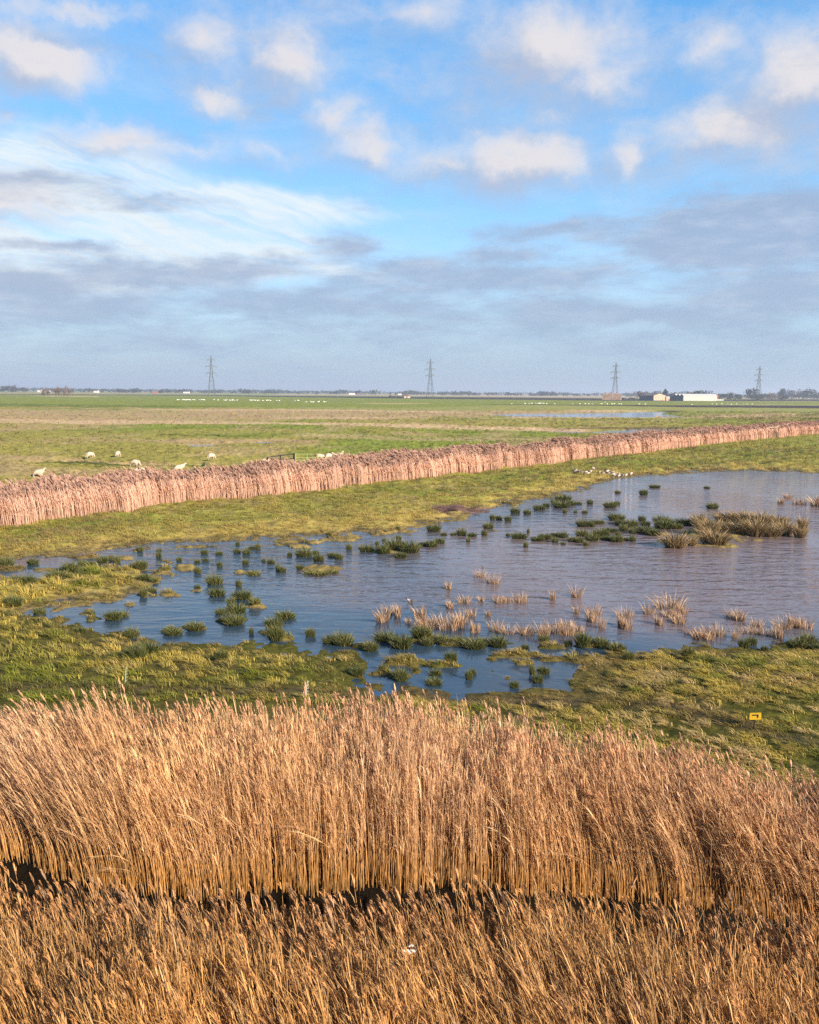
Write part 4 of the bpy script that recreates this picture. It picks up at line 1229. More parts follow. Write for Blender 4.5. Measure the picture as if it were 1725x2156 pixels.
# arms square to the line, though the pictured ones are seen nearly face on
ang = [0.42, 0.30, 0.12, 0.05]
pi_ = 0
for o in [x for x in COL.objects if x.name.startswith('pylon')]:
    o.rotation_euler = (0, 0, ang[pi_]); pi_ += 1
allp = [pos[0] * 2 - pos[1]] + pos + [pos[3] * 2 - pos[2]]
alla = [ang[0]] + ang + [ang[3]]
CN = ['lowest left', 'lowest right', 'middle left', 'middle right', 'top left', 'top right', 'earth wire']
for c in range(7):
    pts = []
    for i in range(len(allp) - 1):
        A = allp[i] + Matrix.Rotation(alla[i], 3, 'Z') @ TIPS[c]; B = allp[i + 1] + Matrix.Rotation(alla[i + 1], 3, 'Z') @ TIPS[c]
        for q in range(12):
            f = q / 12; P_ = A.lerp(B, f); P_.z -= 4 * 7.5 * f * (1 - f); pts.append(P_)
    pts.append(B)
    mb = MB()
    for q in range(len(pts) - 1): mb.bar(pts[q], pts[q + 1], .035, None, 3)
    o = mb.build('power_cable', m_cable)
    tag(o, (f'thin sagging power cable on the {CN[c]} arm tips of the pylons' if c < 6 else 'thin earth wire sagging between the pylon peaks'), 'cable', 'cables strung between the pylons')

# ------------------------------------------------------------------ farm buildings and far houses
m_tanwall = noisy('tan_board_wall', (.46, .37, .26), .8, .4, .15)
m_darkwall_and_shade = noisy('dark_board_and_shade', (.055, .058, .065), .8, .4, .2)  # dark boards and doors, also shade painted on barn and warehouse
m_brownroof = noisy('brown_sheet_roof', (.20, .15, .12), .8, .3, .2)
m_greyroof = noisy('pale_grey_roof', (.50, .50, .46), .6, .3, .1)
m_palewall = noisy('pale_sheet_wall', (.52, .51, .42), .6, .3, .12)
m_white = noisy('white_render', (.80, .76, .70), .8, .5, .1)
m_brick = noisy('red_brick', (.30, .13, .08), .85, .6, .2)
m_slate = noisy('slate_roof', (.16, .13, .13), .7, .6, .2)
m_orange = noisy('orange_sheet', (.72, .40, .24), .7, .5, .12)
m_window = noisy('window_glass', (.03, .04, .05), .15, 1, .1)
m_straw = noisy('weathered_straw', (.33, .22, .14), .95, .35, .35, 0, .5)


def gable(L, D, hw, hr, axis='x', over=.4, th_=.25):
    """walls with gable ends and the two roof slopes; ridge along axis"""
    w, r = MB(), MB()
    if axis == 'x':
        w.add([(0, 0, 0), (L, 0, 0), (L, D, 0), (0, D, 0), (0, 0, hw), (L, 0, hw), (L, D, hw), (0, D, hw), (0, D / 2, hr), (L, D / 2, hr)],
              [(0, 1, 5, 4), (2, 3, 7, 6), (0, 4, 8, 7, 3), (1, 2, 6, 9, 5)])
        sl = (hr - hw) / (D / 2)
        for s0, s1 in ((-over, D / 2), (D + over, D / 2)):
            z0 = hw - over * sl + .02
            r.add([(-over, s0, z0), (L + over, s0, z0), (L + over, s1, hr + .02), (-over, s1, hr + .02), (-over, s0, z0 + th_), (L + over, s0, z0 + th_), (L + over, s1, hr + .02 + th_), (-over, s1, hr + .02 + th_)],
                  [(0, 1, 2, 3), (4, 5, 6, 7), (0, 1, 5, 4), (1, 2, 6, 5), (3, 0, 4, 7)])
    else:
        w, r = gable(D, L, hw, hr, 'x', over, th_)
        w.v = [(y, x, z) for x, y, z in w.v]; r.v = [(y, x, z) for x, y, z in r.v]
    return w, r


BX = 1150.0
def frame_at(u, dist, rz, name, lab, cat, group=None):
    q = atd(u, dist, .2); o = empty(name, q, rz); tag(o, lab, cat, group); return o


# tan gabled barn
rt = frame_at(1377, BX, R(33 - 17), 'barn', 'barn with a tan gable wall and dark long side', 'barn')
w, r = gable(18, 34, 6.2, 9.0, 'y')
w.build('wall', m_tanwall, rt); r.build('roof', m_brownroof, rt)
MB().box(-.25, -.03, .8, 33.4, .1, 6.0).build('side_shade_panel', m_darkwall_and_shade, rt)  # dark sheet that paints shade onto the long side facing left
MB().box(13.2, 16.8, -.2, -.02, 0, 4.4).build('door', m_orange, rt)
# small orange shed between barn and warehouse
rt = frame_at(1404, BX - 6, R(8), 'shed', 'small orange shed between the barn and the gabled bays', 'shed')
w, r = gable(4.4, 4, 4.4, 5.2, 'x', .2, .15); w.build('wall', m_orange, rt); r.build('roof', m_greyroof, rt)
MB().box(2.9, 4.0, -.12, -.02, 0, 2.3).build('door', m_darkwall_and_shade, rt)
# long pale warehouse with three dark gabled bays at its left end
rt = frame_at(1440, BX, R(24 - 18), 'warehouse', 'long pale warehouse with three dark gabled bays at its left end', 'warehouse')
for k in range(3):
    w, r = gable(44, 11, 6.2, 8.6, 'x', .3, .2)
    w.v = [(x, y + 11.0 * k, z) for x, y, z in w.v]; r.v = [(x, y + 11.0 * k, z + .004 * k) for x, y, z in r.v]
    w.build('wall', m_palewall, rt); r.build('roof', m_greyroof, rt)
    MB().add([(-.35, 11 * k + .5, 0), (-.35, 11 * k + 10.5, 0), (-.35, 11 * k + 10.5, 5.6), (-.35, 11 * k + 5.5, 7.9), (-.35, 11 * k + .5, 5.6),
              (-.05, 11 * k + .5, 0), (-.05, 11 * k + 10.5, 0), (-.05, 11 * k + 10.5, 5.6), (-.05, 11 * k + 5.5, 7.9), (-.05, 11 * k + .5, 5.6)],
             [(0, 4, 3, 2, 1), (5, 6, 7, 8, 9), (0, 1, 6, 5), (1, 2, 7, 6), (2, 3, 8, 7), (3, 4, 9, 8), (4, 0, 5, 9)]).build('bay_shade_panel', m_darkwall_and_shade, rt)  # dark sheet over each left gable end, painting in its shade
rt = frame_at(1416, BX + 25, R(6), 'shed', 'dark open sided shed with gabled bays left of the warehouse', 'shed')
for k in range(2):
    w, r = gable(8.5, 16, 4.6, 7.4, 'y', .2, .2); w.v = [(x + 8.5 * k, y, z) for x, y, z in w.v]; r.v = [(x + 8.5 * k, y, z + .004 * k) for x, y, z in r.v]
    w.build('wall', m_darkwall_and_shade, rt); r.build('roof', m_brownroof, rt)
rt = frame_at(1507, BX + 10, R(4), 'trailer', 'low white trailer parked right of the warehouse', 'trailer')
MB().box(0, 11, 0, 2.4, .9, 1.9).build('body', m_white, rt)
for x_ in (1.5, 8.2, 9.6): MB().bar(Vector((x_, -.1, .5)), Vector((x_, .3, .5)), .5, None, 10).build('wheel', m_black, rt)
rt = frame_at(1490, BX + 60, R(10), 'brick_house', 'red brick farmhouse behind the right end of the warehouse', 'house')
w, r = gable(16, 9, 5.2, 8.4, 'x'); w.build('wall', m_brick, rt); r.build('roof', m_brick, rt); MB().box(2, 3, 4, 5, 7, 10).build('chimney', m_brick, rt)
for x_ in (2.5, 7, 11.5): MB().box(x_, x_ + 1.4, -.1, -.02, 1.2, 2.8).build('window', m_window, rt)
# straw stack under the third pylon
rt = frame_at(1268, BX, R(-14), 'straw_stack', 'tall brown stack of straw bales in front of the third pylon', 'straw stack')
bl = MB(); rs = random.Random(3)
for lv in range(4):
    for bx_ in range(10):
        ins = lv * .32
        x0 = ins + bx_ * (25 - 2 * ins) / 10
        bl.box(x0 + .04, x0 + (25 - 2 * ins) / 10 - .04, ins + rs.uniform(0, .25), 11 - ins, lv * 2.15, lv * 2.15 + 2.1 - (rs.uniform(0, .5) if lv == 3 else 0))
bl.build('bale_block', m_straw, rt)
bl = MB()
for bx_ in (2.5, 9, 10.5, 18): bl.box(bx_, bx_ + 2.2, 3, 6, 8.62, 9.0 + rs.uniform(.2, 1.5))
bl.build('top_bales', m_straw, rt)
# hut by the brown tree
rt = frame_at(851, BX, R(12), 'hut', 'small cream brick hut under the brown tree', 'hut')
w, r = gable(8.5, 5, 2.6, 3.3, 'x', .25, .15); w.build('wall', m_tanwall, rt); r.build('roof', m_brownroof, rt)
MB().box(3.2, 4.6, -.1, -.02, 0, 2.1).build('door', m_darkwall_and_shade, rt)
HS = [(79, 2300, 9, 7.5, m_white, 'white gabled house among the far left trees'), (94, 2350, 12, 5, m_white, 'low white house right of the white gabled house at far left'),
      (197, 2250, 11, 6.5, m_white, 'white cottage on the horizon right of the bare shrubs'), (320, 2000, 12, 6.5, m_brick, 'reddish house below the mast on the left horizon'),
      (386, 2300, 15, 5.5, m_white, 'white shed with sloping roof left of the first pylon'), (735, 2200, 15, 6, m_white, 'white roofed farm building midway on the horizon'),
      (752, 2250, 20, 4.5, m_slate, 'long low grey barn beside the white roofed farm building'), (838, 2400, 10, 5, m_white, 'little white house left of the brown tree'), (2020 * .8423, 2600, 8, 5, m_white, 'small white house at the right edge of the horizon')]
for (u, dist, L, hr, m, lb) in HS:
    rt = frame_at(u, dist, R(random.uniform(-8, 12)), 'house', lb, 'house')
    w, r = gable(L, 8, hr * .62, hr, 'x', .3, .2); w.build('wall', m, rt); r.build('roof', m_slate, rt)
    for k in range(2): MB().box(L * (.2 + .4 * k), L * (.2 + .4 * k) + 1.2, -.1, -.02, 1, 2.4).build('window', m_window, rt)


# ------------------------------------------------------------------ trees
M_BARK = noisy('bark', (.10, .075, .055), .9, 2, .3)


def crown_arrays(w, h, z0, n, leaf, col, seed, squash=1.0):
    g = np.random.default_rng(seed)
    nl = max(5, int(w * 1.1)); lob = np.stack([(g.random(nl) - .5) * w * .75, (g.random(nl) - .5) * w * .6, z0 + h * (.2 + .62 * g.random(nl))], 1)
    lr = np.stack([w * g.uniform(.16, .30, nl), w * g.uniform(.16, .28, nl), h * g.uniform(.14, .26, nl) * squash], 1)
    k = g.integers(0, nl, n); d = g.normal(size=(n, 3)); d /= np.linalg.norm(d, axis=1)[:, None]
    c = lob[k] + d * lr[k] * g.uniform(.55, 1.08, (n, 1))
    a = g.normal(size=(n, 3)); a /= np.linalg.norm(a, axis=1)[:, None]; b = np.cross(a, g.normal(size=(n, 3))); b /= np.linalg.norm(b, axis=1)[:, None] + 1e-6
    s = leaf * g.uniform(.6, 1.3, (n, 1))
    V = np.stack([c + a * s, c - a * s * .5 + b * s * .8, c - a * s * .5 - b * s * .8], 1).reshape(-1, 3)
    F = np.arange(3 * n).reshape(-1, 3)
    C = np.repeat(np.array(col)[None] * (g.uniform(.6, 1.4, (nl, 1)))[k] * g.uniform(.7, 1.3, (n, 1)), 3, 0)
    V[:, 2] = np.maximum(V[:, 2], .02)
    return V, F, C


def tree(u, dist, w, h, col, lab, kind='tree', z0=.5, n=900, leaf=.55, trunk=True, group=None):
    q = atd(u, dist, .15); o = empty(kind, q); tag(o, lab, 'tree' if 'tree' in kind else 'bush', group)
    V, F, C = crown_arrays(w, h - z0, z0, n, leaf, col, int(u * 7 + dist))
    link('crown', raw_mesh('crown', V, F, C, M_TREE), o)
    t = MB(); rs = random.Random(int(u))
    t.tube([Vector((0, 0, -.2)), Vector((.1, 0, h * .3)), Vector((0, .1, h * .65))], [.035 * h, .026 * h, .012 * h], 6)
    for k in range(5):
        a = k * 1.3; t.tube([Vector((.05, 0, h * (.2 + .07 * k))), Vector((math.cos(a) * w * .2, math.sin(a) * w * .2, h * (.42 + .06 * k))), Vector((math.cos(a) * w * .34, math.sin(a) * w * .3, h * (.55 + .06 * k)))], [.014 * h, .009 * h, .004 * h], 4)
    t.build('trunk', M_BARK, o)
    return o


def bare_tree(u, dist, w, h, lab, stems, seed, col=(.20, .135, .105)):
    """leafless winter shrub: many stems that fork into fine twigs"""
    rs = random.Random(seed); o = empty('bare_tree', atd(u, dist, .1)); tag(o, lab, 'tree', 'bare shrubs in the left meadow' if u < 200 else None)
    tr = None; tw = Tpl()

    def grow(p, d, l, r, dep):
        q = p + d * l
        if dep < 2: tr.bar(p, q, r, r * .6, 4)
        else: tw.ribbon([np.array(p), np.array(p.lerp(q, .5)), np.array(q)], [r, r * .8, 0], np.array(Vector((rs.uniform(-1, 1), rs.uniform(-1, 1), 0)).normalized()), np.array(col) * rs.uniform(.6, 1.4))
        if dep >= 4: return
        for _ in range(3 if dep < 4 else 3):
            nd = (d + Vector((rs.gauss(0, .42), rs.gauss(0, .42), rs.gauss(.08, .25)))).normalized()
            grow(q if rs.random() < .5 else p.lerp(q, .5), nd, l * rs.uniform(.7, .98), max(r * .66, .10), dep + 1)
    stems = int(stems * 1.6)
    for s_ in range(stems):
        x0 = (s_ + .5) / stems * w - w / 2 + rs.uniform(-.6, .6)
        tr = MB()
        grow(Vector((x0 * .9, rs.uniform(-1.5, 1.5), 0)), Vector((rs.gauss(.0, .14), rs.gauss(0, .14), 1)).normalized(), h * .20 * rs.uniform(.7, 1.1), .13, 0)
        tr.build('trunk', M_BARK, o)
    tw.done()
    link('twigs', raw_mesh('twigs', tw.v, tw.f, tw.c, M_TREE), o)


bare_tree(95, 1010, 11, 13.5, 'leafless brown shrub, the smaller left one of the pair in the left meadow', 6, 2)
bare_tree(131, 1000, 18, 17, 'leafless brown shrub, the larger right one of the pair in the left meadow', 10, 5)
bare_tree(853, BX + 12, 10, 10.5, 'round leafless brown tree behind the small cream hut', 6, 9, (.26, .16, .11))
tree(822, BX + 5, 5, 5, (.035, .045, .035), 'dark round bush at the left end of the hedge by the hut', 'bush', .1, 260, .45)
tree(836, BX + 20, 22, 3.6, (.07, .075, .04), 'low clipped hedge left of the small cream hut', 'hedge', .05, 600, .4)
TR = [(1330, 1250, 11, 3.2, 'low dark bushes between the straw stack and the barn', 'bush'), (1312, 1240, 8, 3, 'dark bush just right of the straw stack', 'bush'),
      (1352, 1330, 20, 13, 'brownish tree behind the left end of the barn', 'tree'), (1385, 1350, 22, 13, 'tree crown showing above the barn roof', 'tree'),
      (1400, 1420, 10, 17, 'slim tree peak above the gap between barn and bays', 'tree'), (1422, 1350, 22, 12, 'tree mass behind the gabled bays', 'tree'), (1450, 1380, 30, 13, 'broad tree mass behind the left half of the warehouse', 'tree'),
      (1480, 1370, 24, 15, 'highest tree behind the warehouse roof', 'tree'), (1500, 1400, 18, 11, 'tree behind the brick farmhouse', 'tree'),
      (1520, 1480, 18, 10, 'small tree right of the white trailer', 'tree'), (1538, 1500, 16, 12, 'second tree right of the white trailer', 'tree'), (1556, 1540, 14, 9, 'low tree left of the tall flat topped tree', 'tree'),
      (1585, 1600, 26, 19, 'tall flat topped tree left of the rightmost pylon', 'tree'), (1598, 1450, 22, 10, 'dark bush at the foot of the rightmost pylon', 'bush'),
      (1625, 1500, 26, 12, 'brown tree right of the rightmost pylon', 'tree'), (1650, 1550, 14, 9, 'low tree before the long tree row at right', 'tree'),
      (1647, 2000, 18, 23, 'peaked tree at the left end of the tree row at right', 'tree'), (1668, 1980, 30, 20, 'second tree in the tree row at right', 'tree'), (1692, 1990, 30, 21, 'third tree in the tree row at right', 'tree'),
      (1716, 1980, 32, 22, 'fourth tree in the tree row, at the picture edge', 'tree'), (1745, 1990, 32, 21, 'tree beyond the right picture edge', 'tree'),
      (8, 2100, 26, 15, 'tree clump at the left edge of the horizon', 'tree'), (27, 2080, 24, 17, 'highest tree at the left of the horizon', 'tree'), (50, 2100, 24, 12, 'tree left of the white gabled house', 'tree'),
      (340, 2100, 14, 11, 'dark round tree on the horizon left of the first pylon', 'tree'), (288, 2300, 30, 11, 'flat dark tree clump on the left horizon', 'tree'), (262, 2300, 26, 9, 'low dark tree clump left of the flat dark clump', 'tree'),
      (523, 2200, 18, 11, 'dark tree on the horizon right of the first pylon', 'tree'), (756, 2400, 18, 12, 'tree behind the long low grey barn', 'tree'), (880, 2600, 28, 12, 'dark trees right of the round brown tree', 'tree')]
for k, (u, dist, w, h, lb, kd) in enumerate(TR):
    rs = random.Random(k); c = np.array((.050, .055, .035)) if rs.random() < .5 else np.array((.075, .06, .045))
    if 'brown' in lb: c = np.array((.12, .085, .06))
    tree(u, dist, w, h, c * rs.uniform(.8, 1.2), lb, kd, .3, 700, .05 * h + .25)
# old church mast on the left horizon
rt = frame_at(322, 1990, 0, 'mast', 'thin pole rising over the reddish house on the left horizon', 'mast')
MB().bar(Vector((0, 0, 0)), Vector((0, 0, 14)), .3, .1, 6).build('pole', m_slate, rt)

# the far wood that closes the horizon
VV, FF, CC = [], [], []; off = 0
g = np.random.default_rng(77)
for k in range(2300):
    th_ = g.uniform(-42, 42); dist = g.choice([2500, 3200, 4200, 5200]) * g.uniform(.92, 1.1)
    cl = vnoise(np.array([th_ * .9]), np.array([dist / 900]), 151)[0]
    if g.random() > .25 + cl: continue
    hh = g.uniform(7, 13) * (.7 + .6 * cl); w = hh * g.uniform(1.2, 2.6)
    V, F, C = crown_arrays(w, hh, -.5, 34, hh * .23, np.array((.045, .055, .038)) * g.uniform(.7, 1.4), k)
    V[:, 0] += dist * math.sin(R(th_)); V[:, 1] += dist * math.cos(R(th_))
    VV.append(V); FF.append(F + off); CC.append(C); off += len(V)
tag(link('far_wood', raw_mesh('far_wood', np.concatenate(VV), np.concatenate(FF), np.concatenate(CC), M_TREE)), 'low blue grey line of far woods along the horizon', 'woodland', kind='stuff')

# ------------------------------------------------------------------ air
SUN_AZ, SUN_EL = R(132), R(24)
mh = bpy.data.materials.new('air'); mh.use_nodes = True; nt = mh.node_tree
nt.nodes.remove(nt.nodes['Principled BSDF'])
pv = nt.nodes.new('ShaderNodeVolumePrincipled'); pv.inputs['Color'].default_value = (.78, .87, 1.0, 1); pv.inputs['Density'].default_value = 1.9e-4
pv.inputs['Anisotropy'].default_value = .2
nt.links.new(pv.outputs[0], nt.nodes['Material Output'].inputs['Volume'])
hz_o = MB().box(-9000, 9000, -300, 9000, -1.6, 62).build('haze', mh)
tag(hz_o, 'thin pale blue air over the marsh', 'haze', kind='stuff')

sun_d = bpy.data.lights.new('sun', 'SUN'); sun_d.energy = 5.0; sun_d.angle = R(.55); sun_d.color = (1.0, .86, .70)
sun = bpy.data.objects.new('sun', sun_d); COL.objects.link(sun)
sv = Vector((math.sin(SUN_AZ) * math.cos(SUN_EL), math.cos(SUN_AZ) * math.cos(SUN_EL), math.sin(SUN_EL)))
sun.rotation_euler = sv.to_track_quat('Z', 'Y').to_euler(); sun.location = (40, -20, 60)

# ------------------------------------------------------------------ sky with clouds (all by direction: azimuth and elevation)
wd_ = bpy.data.worlds.new('World'); S.world = wd_; wd_.use_nodes = True
nt = wd_.node_tree; N_ = nt.nodes; L_ = nt.links
for n in list(N_): N_.remove(n)


def val(x):
    return x


def math_(op, a, b=None, c=None, clamp=False):
    n = N_.new('ShaderNodeMath'); n.operation = op; n.use_clamp = clamp
    for k, q in enumerate((a, b, c)):
        if q is None: continue
        if isinstance(q, (int, float)): n.inputs[k].default_value = q
        else: L_.new(q, n.inputs[k])
    return n.outputs[0]


def vmath(op, a, b=None, c=None):
    n = N_.new('ShaderNodeVectorMath'); n.operation = op
    for k, q in enumerate((a, b, c)):
        if q is None: continue
        if isinstance(q, (tuple, list)): n.inputs[k].default_value = q
        elif isinstance(q, (int, float)): n.inputs['Scale'].default_value = q
        else: L_.new(q, n.inputs[k])
    return n.outputs['Value'] if op in ('LENGTH', 'DOT_PRODUCT') else n.outputs['Vector']


def maprange(x, a, b, c, d, smooth=True):
    n = N_.new('ShaderNodeMapRange'); n.interpolation_type = 'SMOOTHSTEP' if smooth else 'LINEAR'
    L_.new(x, n.inputs['Value'])
    for nm, q in zip(('From Min', 'From Max', 'To Min', 'To Max'), (a, b, c, d)): n.inputs[nm].default_value = q
    return n.outputs['Result']


def noise(vec, scale, detail=5, rough=.55, dist=0.0):
    n = N_.new('ShaderNodeTexNoise'); n.inputs['Scale'].default_value = scale; n.inputs['Detail'].default_value = detail
    n.inputs['Roughness'].default_value = rough; n.inputs['Distortion'].default_value = dist
    L_.new(vec, n.inputs['Vector']); return n


def mixc(f, a, b):
    n = N_.new('ShaderNodeMix'); n.data_type = 'RGBA'
    L_.new(f, n.inputs[0]) if not isinstance(f, (int, float)) else setattr(n.inputs[0], 'default_value', f)
    for k, q in ((6, a), (7, b)):
        if isinstance(q, tuple): n.inputs[k].default_value = (*q, 1)
        else: L_.new(q, n.inputs[k])
    return n.outputs[2]


tcw = N_.new('ShaderNodeTexCoord'); dirv = tcw.outputs['Generated']
sx = N_.new('ShaderNodeSeparateXYZ'); L_.new(dirv, sx.inputs[0])
az = math_('ARCTAN2', sx.outputs[0], sx.outputs[1]); el = math_('ARCSINE', sx.outputs[2])
cb = N_.new('ShaderNodeCombineXYZ'); L_.new(az, cb.inputs[0]); L_.new(el, cb.inputs[1])
P0 = cb.outputs[0]


def azel(u, v):
    d = ray(u, v); return math.atan2(d[0], d[1]), math.asin(d[2])


w1 = noise(P0, 7, 4, .6); w2 = noise(P0, 30, 5, .65)
off1 = vmath('MULTIPLY', vmath('SUBTRACT', w1.outputs['Color'], (.5, .5, .5)), (.095, .07, 0))
off2 = vmath('MULTIPLY', vmath('SUBTRACT', w2.outputs['Color'], (.5, .5, .5)), (.040, .030, 0))
PW = vmath('ADD', P0, vmath('ADD', off1, off2))

CUM = [(75, 108, 115, 62, 1.25), (150, 8, 150, 24, .75), (430, 88, 88, 66, .85), (445, 205, 90, 40, .85), (622, 118, 78, 76, 1.0), (265, 298, 110, 42, .95), (410, 312, 60, 22, .55),
       (692, 248, 62, 40, .75), (785, 305, 125, 50, .85), (1085, 335, 155, 66, 1.15), (945, 345, 90, 36, .8), (1150, 95, 150, 82, 1.2), (1075, 165, 130, 36, .8), (1280, 150, 100, 60, .85), (1480, 92, 80, 42, .75), (1540, 270, 150, 74, 1.0), (1690, 185, 120, 86, 1.15),
       (1325, 312, 52, 52, .9), (1160, 230, 90, 30, .6), (970, 225, 60, 26, .5), (20, 230, 60, 30, .6), (30, 425, 90, 46, .85), (880, 22, 140, 42, .55), (1400, 345, 70, 28, .45), (570, 325, 50, 36, .45),
       (1700, 110, 60, 30, .6), (-140, 160, 110, 60, 1), (1900, 260, 160, 70, 1), (1880, 60, 120, 50, .9), (900, 335, 260, 50, .55), (1330, 345, 160, 40, .55), (560, 320, 150, 45, .45), (500, 120, 180, 110, .5), (1100, 190, 260, 70, .55), (1480, 130, 190, 60, .45), (820, 30, 220, 50, .5), (350, 310, 170, 40, .5), (1560, 330, 200, 50, .55), (1250, 250, 160, 60, .4)]
LOW = [(1190, 486, 135, 26, .8), (1600, 488, 220, 60, 1.5), (1420, 500, 90, 34, .6), (1060, 545, 90, 24, .8), (745, 525, 75, 30, .7), (300, 580, 220, 32, .9), (520, 565, 140, 26, .8), (860, 572, 120, 30, .75), (1000, 590, 330, 40, .85), (60, 590, 160, 40, .85),
       (1620, 620, 260, 50, .9), (150, 640, 300, 46, .8), (700, 640, 400, 34, .75), (1300, 660, 460, 40, .75), (850, 690, 190, 24, .6), (1900, 500, 200, 70, 1), (90, 385, 120, 16, .55), (240, 420, 150, 20, .5), (110, 520, 120, 12, .6)]


def field(vec, blobs):
    acc = None
    for (u, v, rx, ry, wgt) in blobs:
        a_, e_ = azel(u, v); ax, ay = rx * 1.55 / F0, ry * 1.45 / F0
        n = vmath('MULTIPLY_ADD', vec, (1 / ax, 1 / ay, 0), (-a_ / ax, -e_ / ay, 0))
        d = math_('MULTIPLY_ADD', vmath('LENGTH', n), -wgt, wgt)
        if acc is None: acc = math_('MAXIMUM', d, -1.0)
        else:
            m = N_.new('ShaderNodeMath'); m.operation = 'SMOOTH_MAX'; m.inputs[2].default_value = .25
            L_.new(acc, m.inputs[0]); L_.new(d, m.inputs[1]); acc = m.outputs[0]
    return acc


ab = math_('ABSOLUTE', az)
away = maprange(ab, .52, .75, 0, 1)
nz_ = noise(dirv, 3.2, 6, .6)
gen = math_('MULTIPLY', maprange(nz_.outputs['Fac'], .54, .76, -.5, .8, False), away)
gen = math_('ADD', gen, math_('MULTIPLY', away, -.15))
D1 = math_('MAXIMUM', field(PW, CUM), math_('MULTIPLY_ADD', away, .85, math_('ADD', gen, -.85)))
D1s = field(vmath('ADD', PW, (.024, .024, 0)), CUM)
fb = noise(vmath('MULTIPLY', P0, (1, 1.35, 1)), 15, 9, .66, .25)
fbo = math_('SUBTRACT', fb.outputs['Fac'], .5)
dens = maprange(math_('MULTIPLY_ADD', fbo, 1.05, D1), -.10, 1.0, 0, .95)
shade = maprange(math_('MULTIPLY_ADD', fbo, .8, math_('SUBTRACT', D1, D1s)), -.28, .40, 0, 1)
thick = maprange(D1, .1, .75, 0, 1)
C_SH, C_LIT = (.45, .52, .68), (.83, .79, .80)
ccol = mixc(math_('MULTIPLY', math_('MULTIPLY_ADD', shade, .92, math_('MULTIPLY', thick, .08)), 1.0), C_SH, C_LIT)
# flat grey layer clouds nearer the horizon
lw = noise(vmath('MULTIPLY', P0, (7, 26, 1)), 1.3, 9, .66, .3)
lwo = math_('SUBTRACT', lw.outputs['Fac'], .5)
D2 = field(vmath('ADD', P0, vmath('MULTIPLY', vmath('ADD', off1, off2), (1.2, .55, 0))), LOW)
band = math_('MULTIPLY', maprange(el, R(.8), R(3.5), .05, .38), maprange(el, R(5.6), R(8.2), 1, 0))
dens2 = maprange(math_('MULTIPLY_ADD', lwo, 1.6, math_('MAXIMUM', D2, math_('SUBTRACT', band, .06))), -.06, .66, 0, .84)
lit2 = noise(vmath('MULTIPLY', P0, (10, 34, 1)), 1.6, 5, .6)
lcol = mixc(maprange(lit2.outputs['Fac'], .42, .72, 0, 1), (.365, .46, .64), (.50, .57, .72))
# fair weather streaks high at the left
rotv = N_.new('ShaderNodeVectorRotate'); rotv.rotation_type = 'Z_AXIS'; L_.new(P0, rotv.inputs['Vector']); rotv.inputs['Angle'].default_value = R(15)
st = noise(vmath('ADD', vmath('MULTIPLY', rotv.outputs[0], (4.5, 38, 1)), vmath('MULTIPLY', off1, (6, 24, 0))), 1.0, 9, .68, .3)
CIR = [(60, 350, 240, 52, 1.0), (60, 450, 420, 74, 1.1), (80, 540, 330, 62, 1.1), (430, 440, 270, 34, 1.0), (400, 520, 280, 40, .9), (640, 580, 120, 18, .7), (-200, 450, 300, 150, 1)]
Rr = R(15)
cirf = field(vmath('ADD', P0, off1), CIR)
cden = math_('MULTIPLY', maprange(cirf, -.02, .5, 0, 1), maprange(st.outputs['Fac'], .30, .62, .25, 1))
# thin veil
veil = noise(vmath('MULTIPLY', P0, (3, 9, 1)), 2.2, 6, .62, .4)
vden = math_('MULTIPLY', maprange(veil.outputs['Fac'], .42, .75, 0, .42), maprange(el, R(24), R(10), .55, 1))

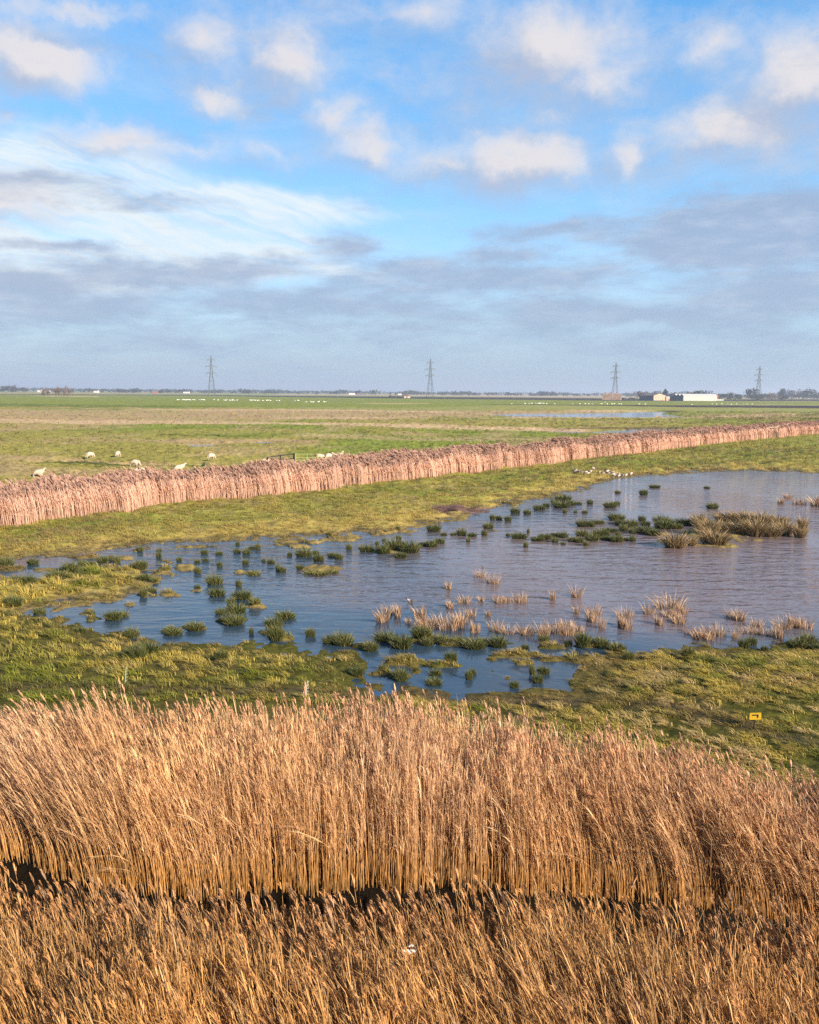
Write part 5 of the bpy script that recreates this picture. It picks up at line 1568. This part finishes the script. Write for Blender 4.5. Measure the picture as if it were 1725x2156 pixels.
sky = N_.new('ShaderNodeTexSky'); sky.sky_type = 'NISHITA'; sky.sun_disc = False; sky.sun_elevation = SUN_EL; sky.sun_rotation = SUN_AZ
sky.air_density = 1.0; sky.dust_density = .0; sky.ozone_density = 1.6
hs = N_.new('ShaderNodeHueSaturation'); hs.inputs['Saturation'].default_value = 1.3; hs.inputs['Value'].default_value = 1.0
L_.new(sky.outputs[0], hs.inputs['Color'])
def sc_(c): return vmath('SCALE', c, K)
K = 1 / .14 / 2.14   # cloud colours are given as radiance before the background strength
gr = N_.new('ShaderNodeValToRGB'); L_.new(maprange(el, 0, R(60), 0, 1, False), gr.inputs[0])
stops = [(0.0, (.37, .53, .74)), (.05, (.36, .54, .77)), (.13, (.33, .58, .88)), (.24, (.21, .51, .89)), (.40, (.105, .39, .83)), (.55, (.055, .24, .62)), (1.0, (.022, .11, .36))]
for k, (ps, cc) in enumerate(stops):
    e_ = gr.color_ramp.elements[k] if k < 2 else gr.color_ramp.elements.new(ps)
    e_.position = ps; e_.color = (*cc, 1)
c0 = mixc(.72, hs.outputs[0], sc_(gr.outputs[0]))
c1 = mixc(vden, c0, tuple(q * K for q in (.62, .78, .95)))
c2 = mixc(cden, c1, tuple(q * K for q in (.84, .93, .98)))
c3 = mixc(dens, c2, sc_(ccol))
c4 = mixc(dens2, c3, sc_(lcol))
bg = N_.new('ShaderNodeBackground'); bg.inputs['Strength'].default_value = .14
c5 = mixc(maprange(el, R(8.5), R(.3), 0, .86), c4, tuple(q * K for q in (.37, .505, .69)))
L_.new(c5, bg.inputs['Color'])
wo = N_.new('ShaderNodeOutputWorld'); L_.new(bg.outputs[0], wo.inputs['Surface'])
wd_.cycles.sampling_method = 'MANUAL'; wd_.cycles.sample_map_resolution = 512

# ------------------------------------------------------------------ picture
vs = S.view_settings
S.display_settings.display_device = 'sRGB'
vs.view_transform = 'Standard'; vs.look = 'None'; vs.exposure = 1.1; vs.gamma = 1.0; vs.use_curve_mapping = False
S.render.engine = 'CYCLES'
S.cycles.max_bounces = 6; S.cycles.diffuse_bounces = 3; S.cycles.glossy_bounces = 3; S.cycles.transmission_bounces = 3; S.cycles.volume_bounces = 0
S.cycles.use_adaptive_sampling = True; S.cycles.adaptive_threshold = .01
S.cycles.use_denoising = False
S.cycles.sample_clamp_indirect = 6.0
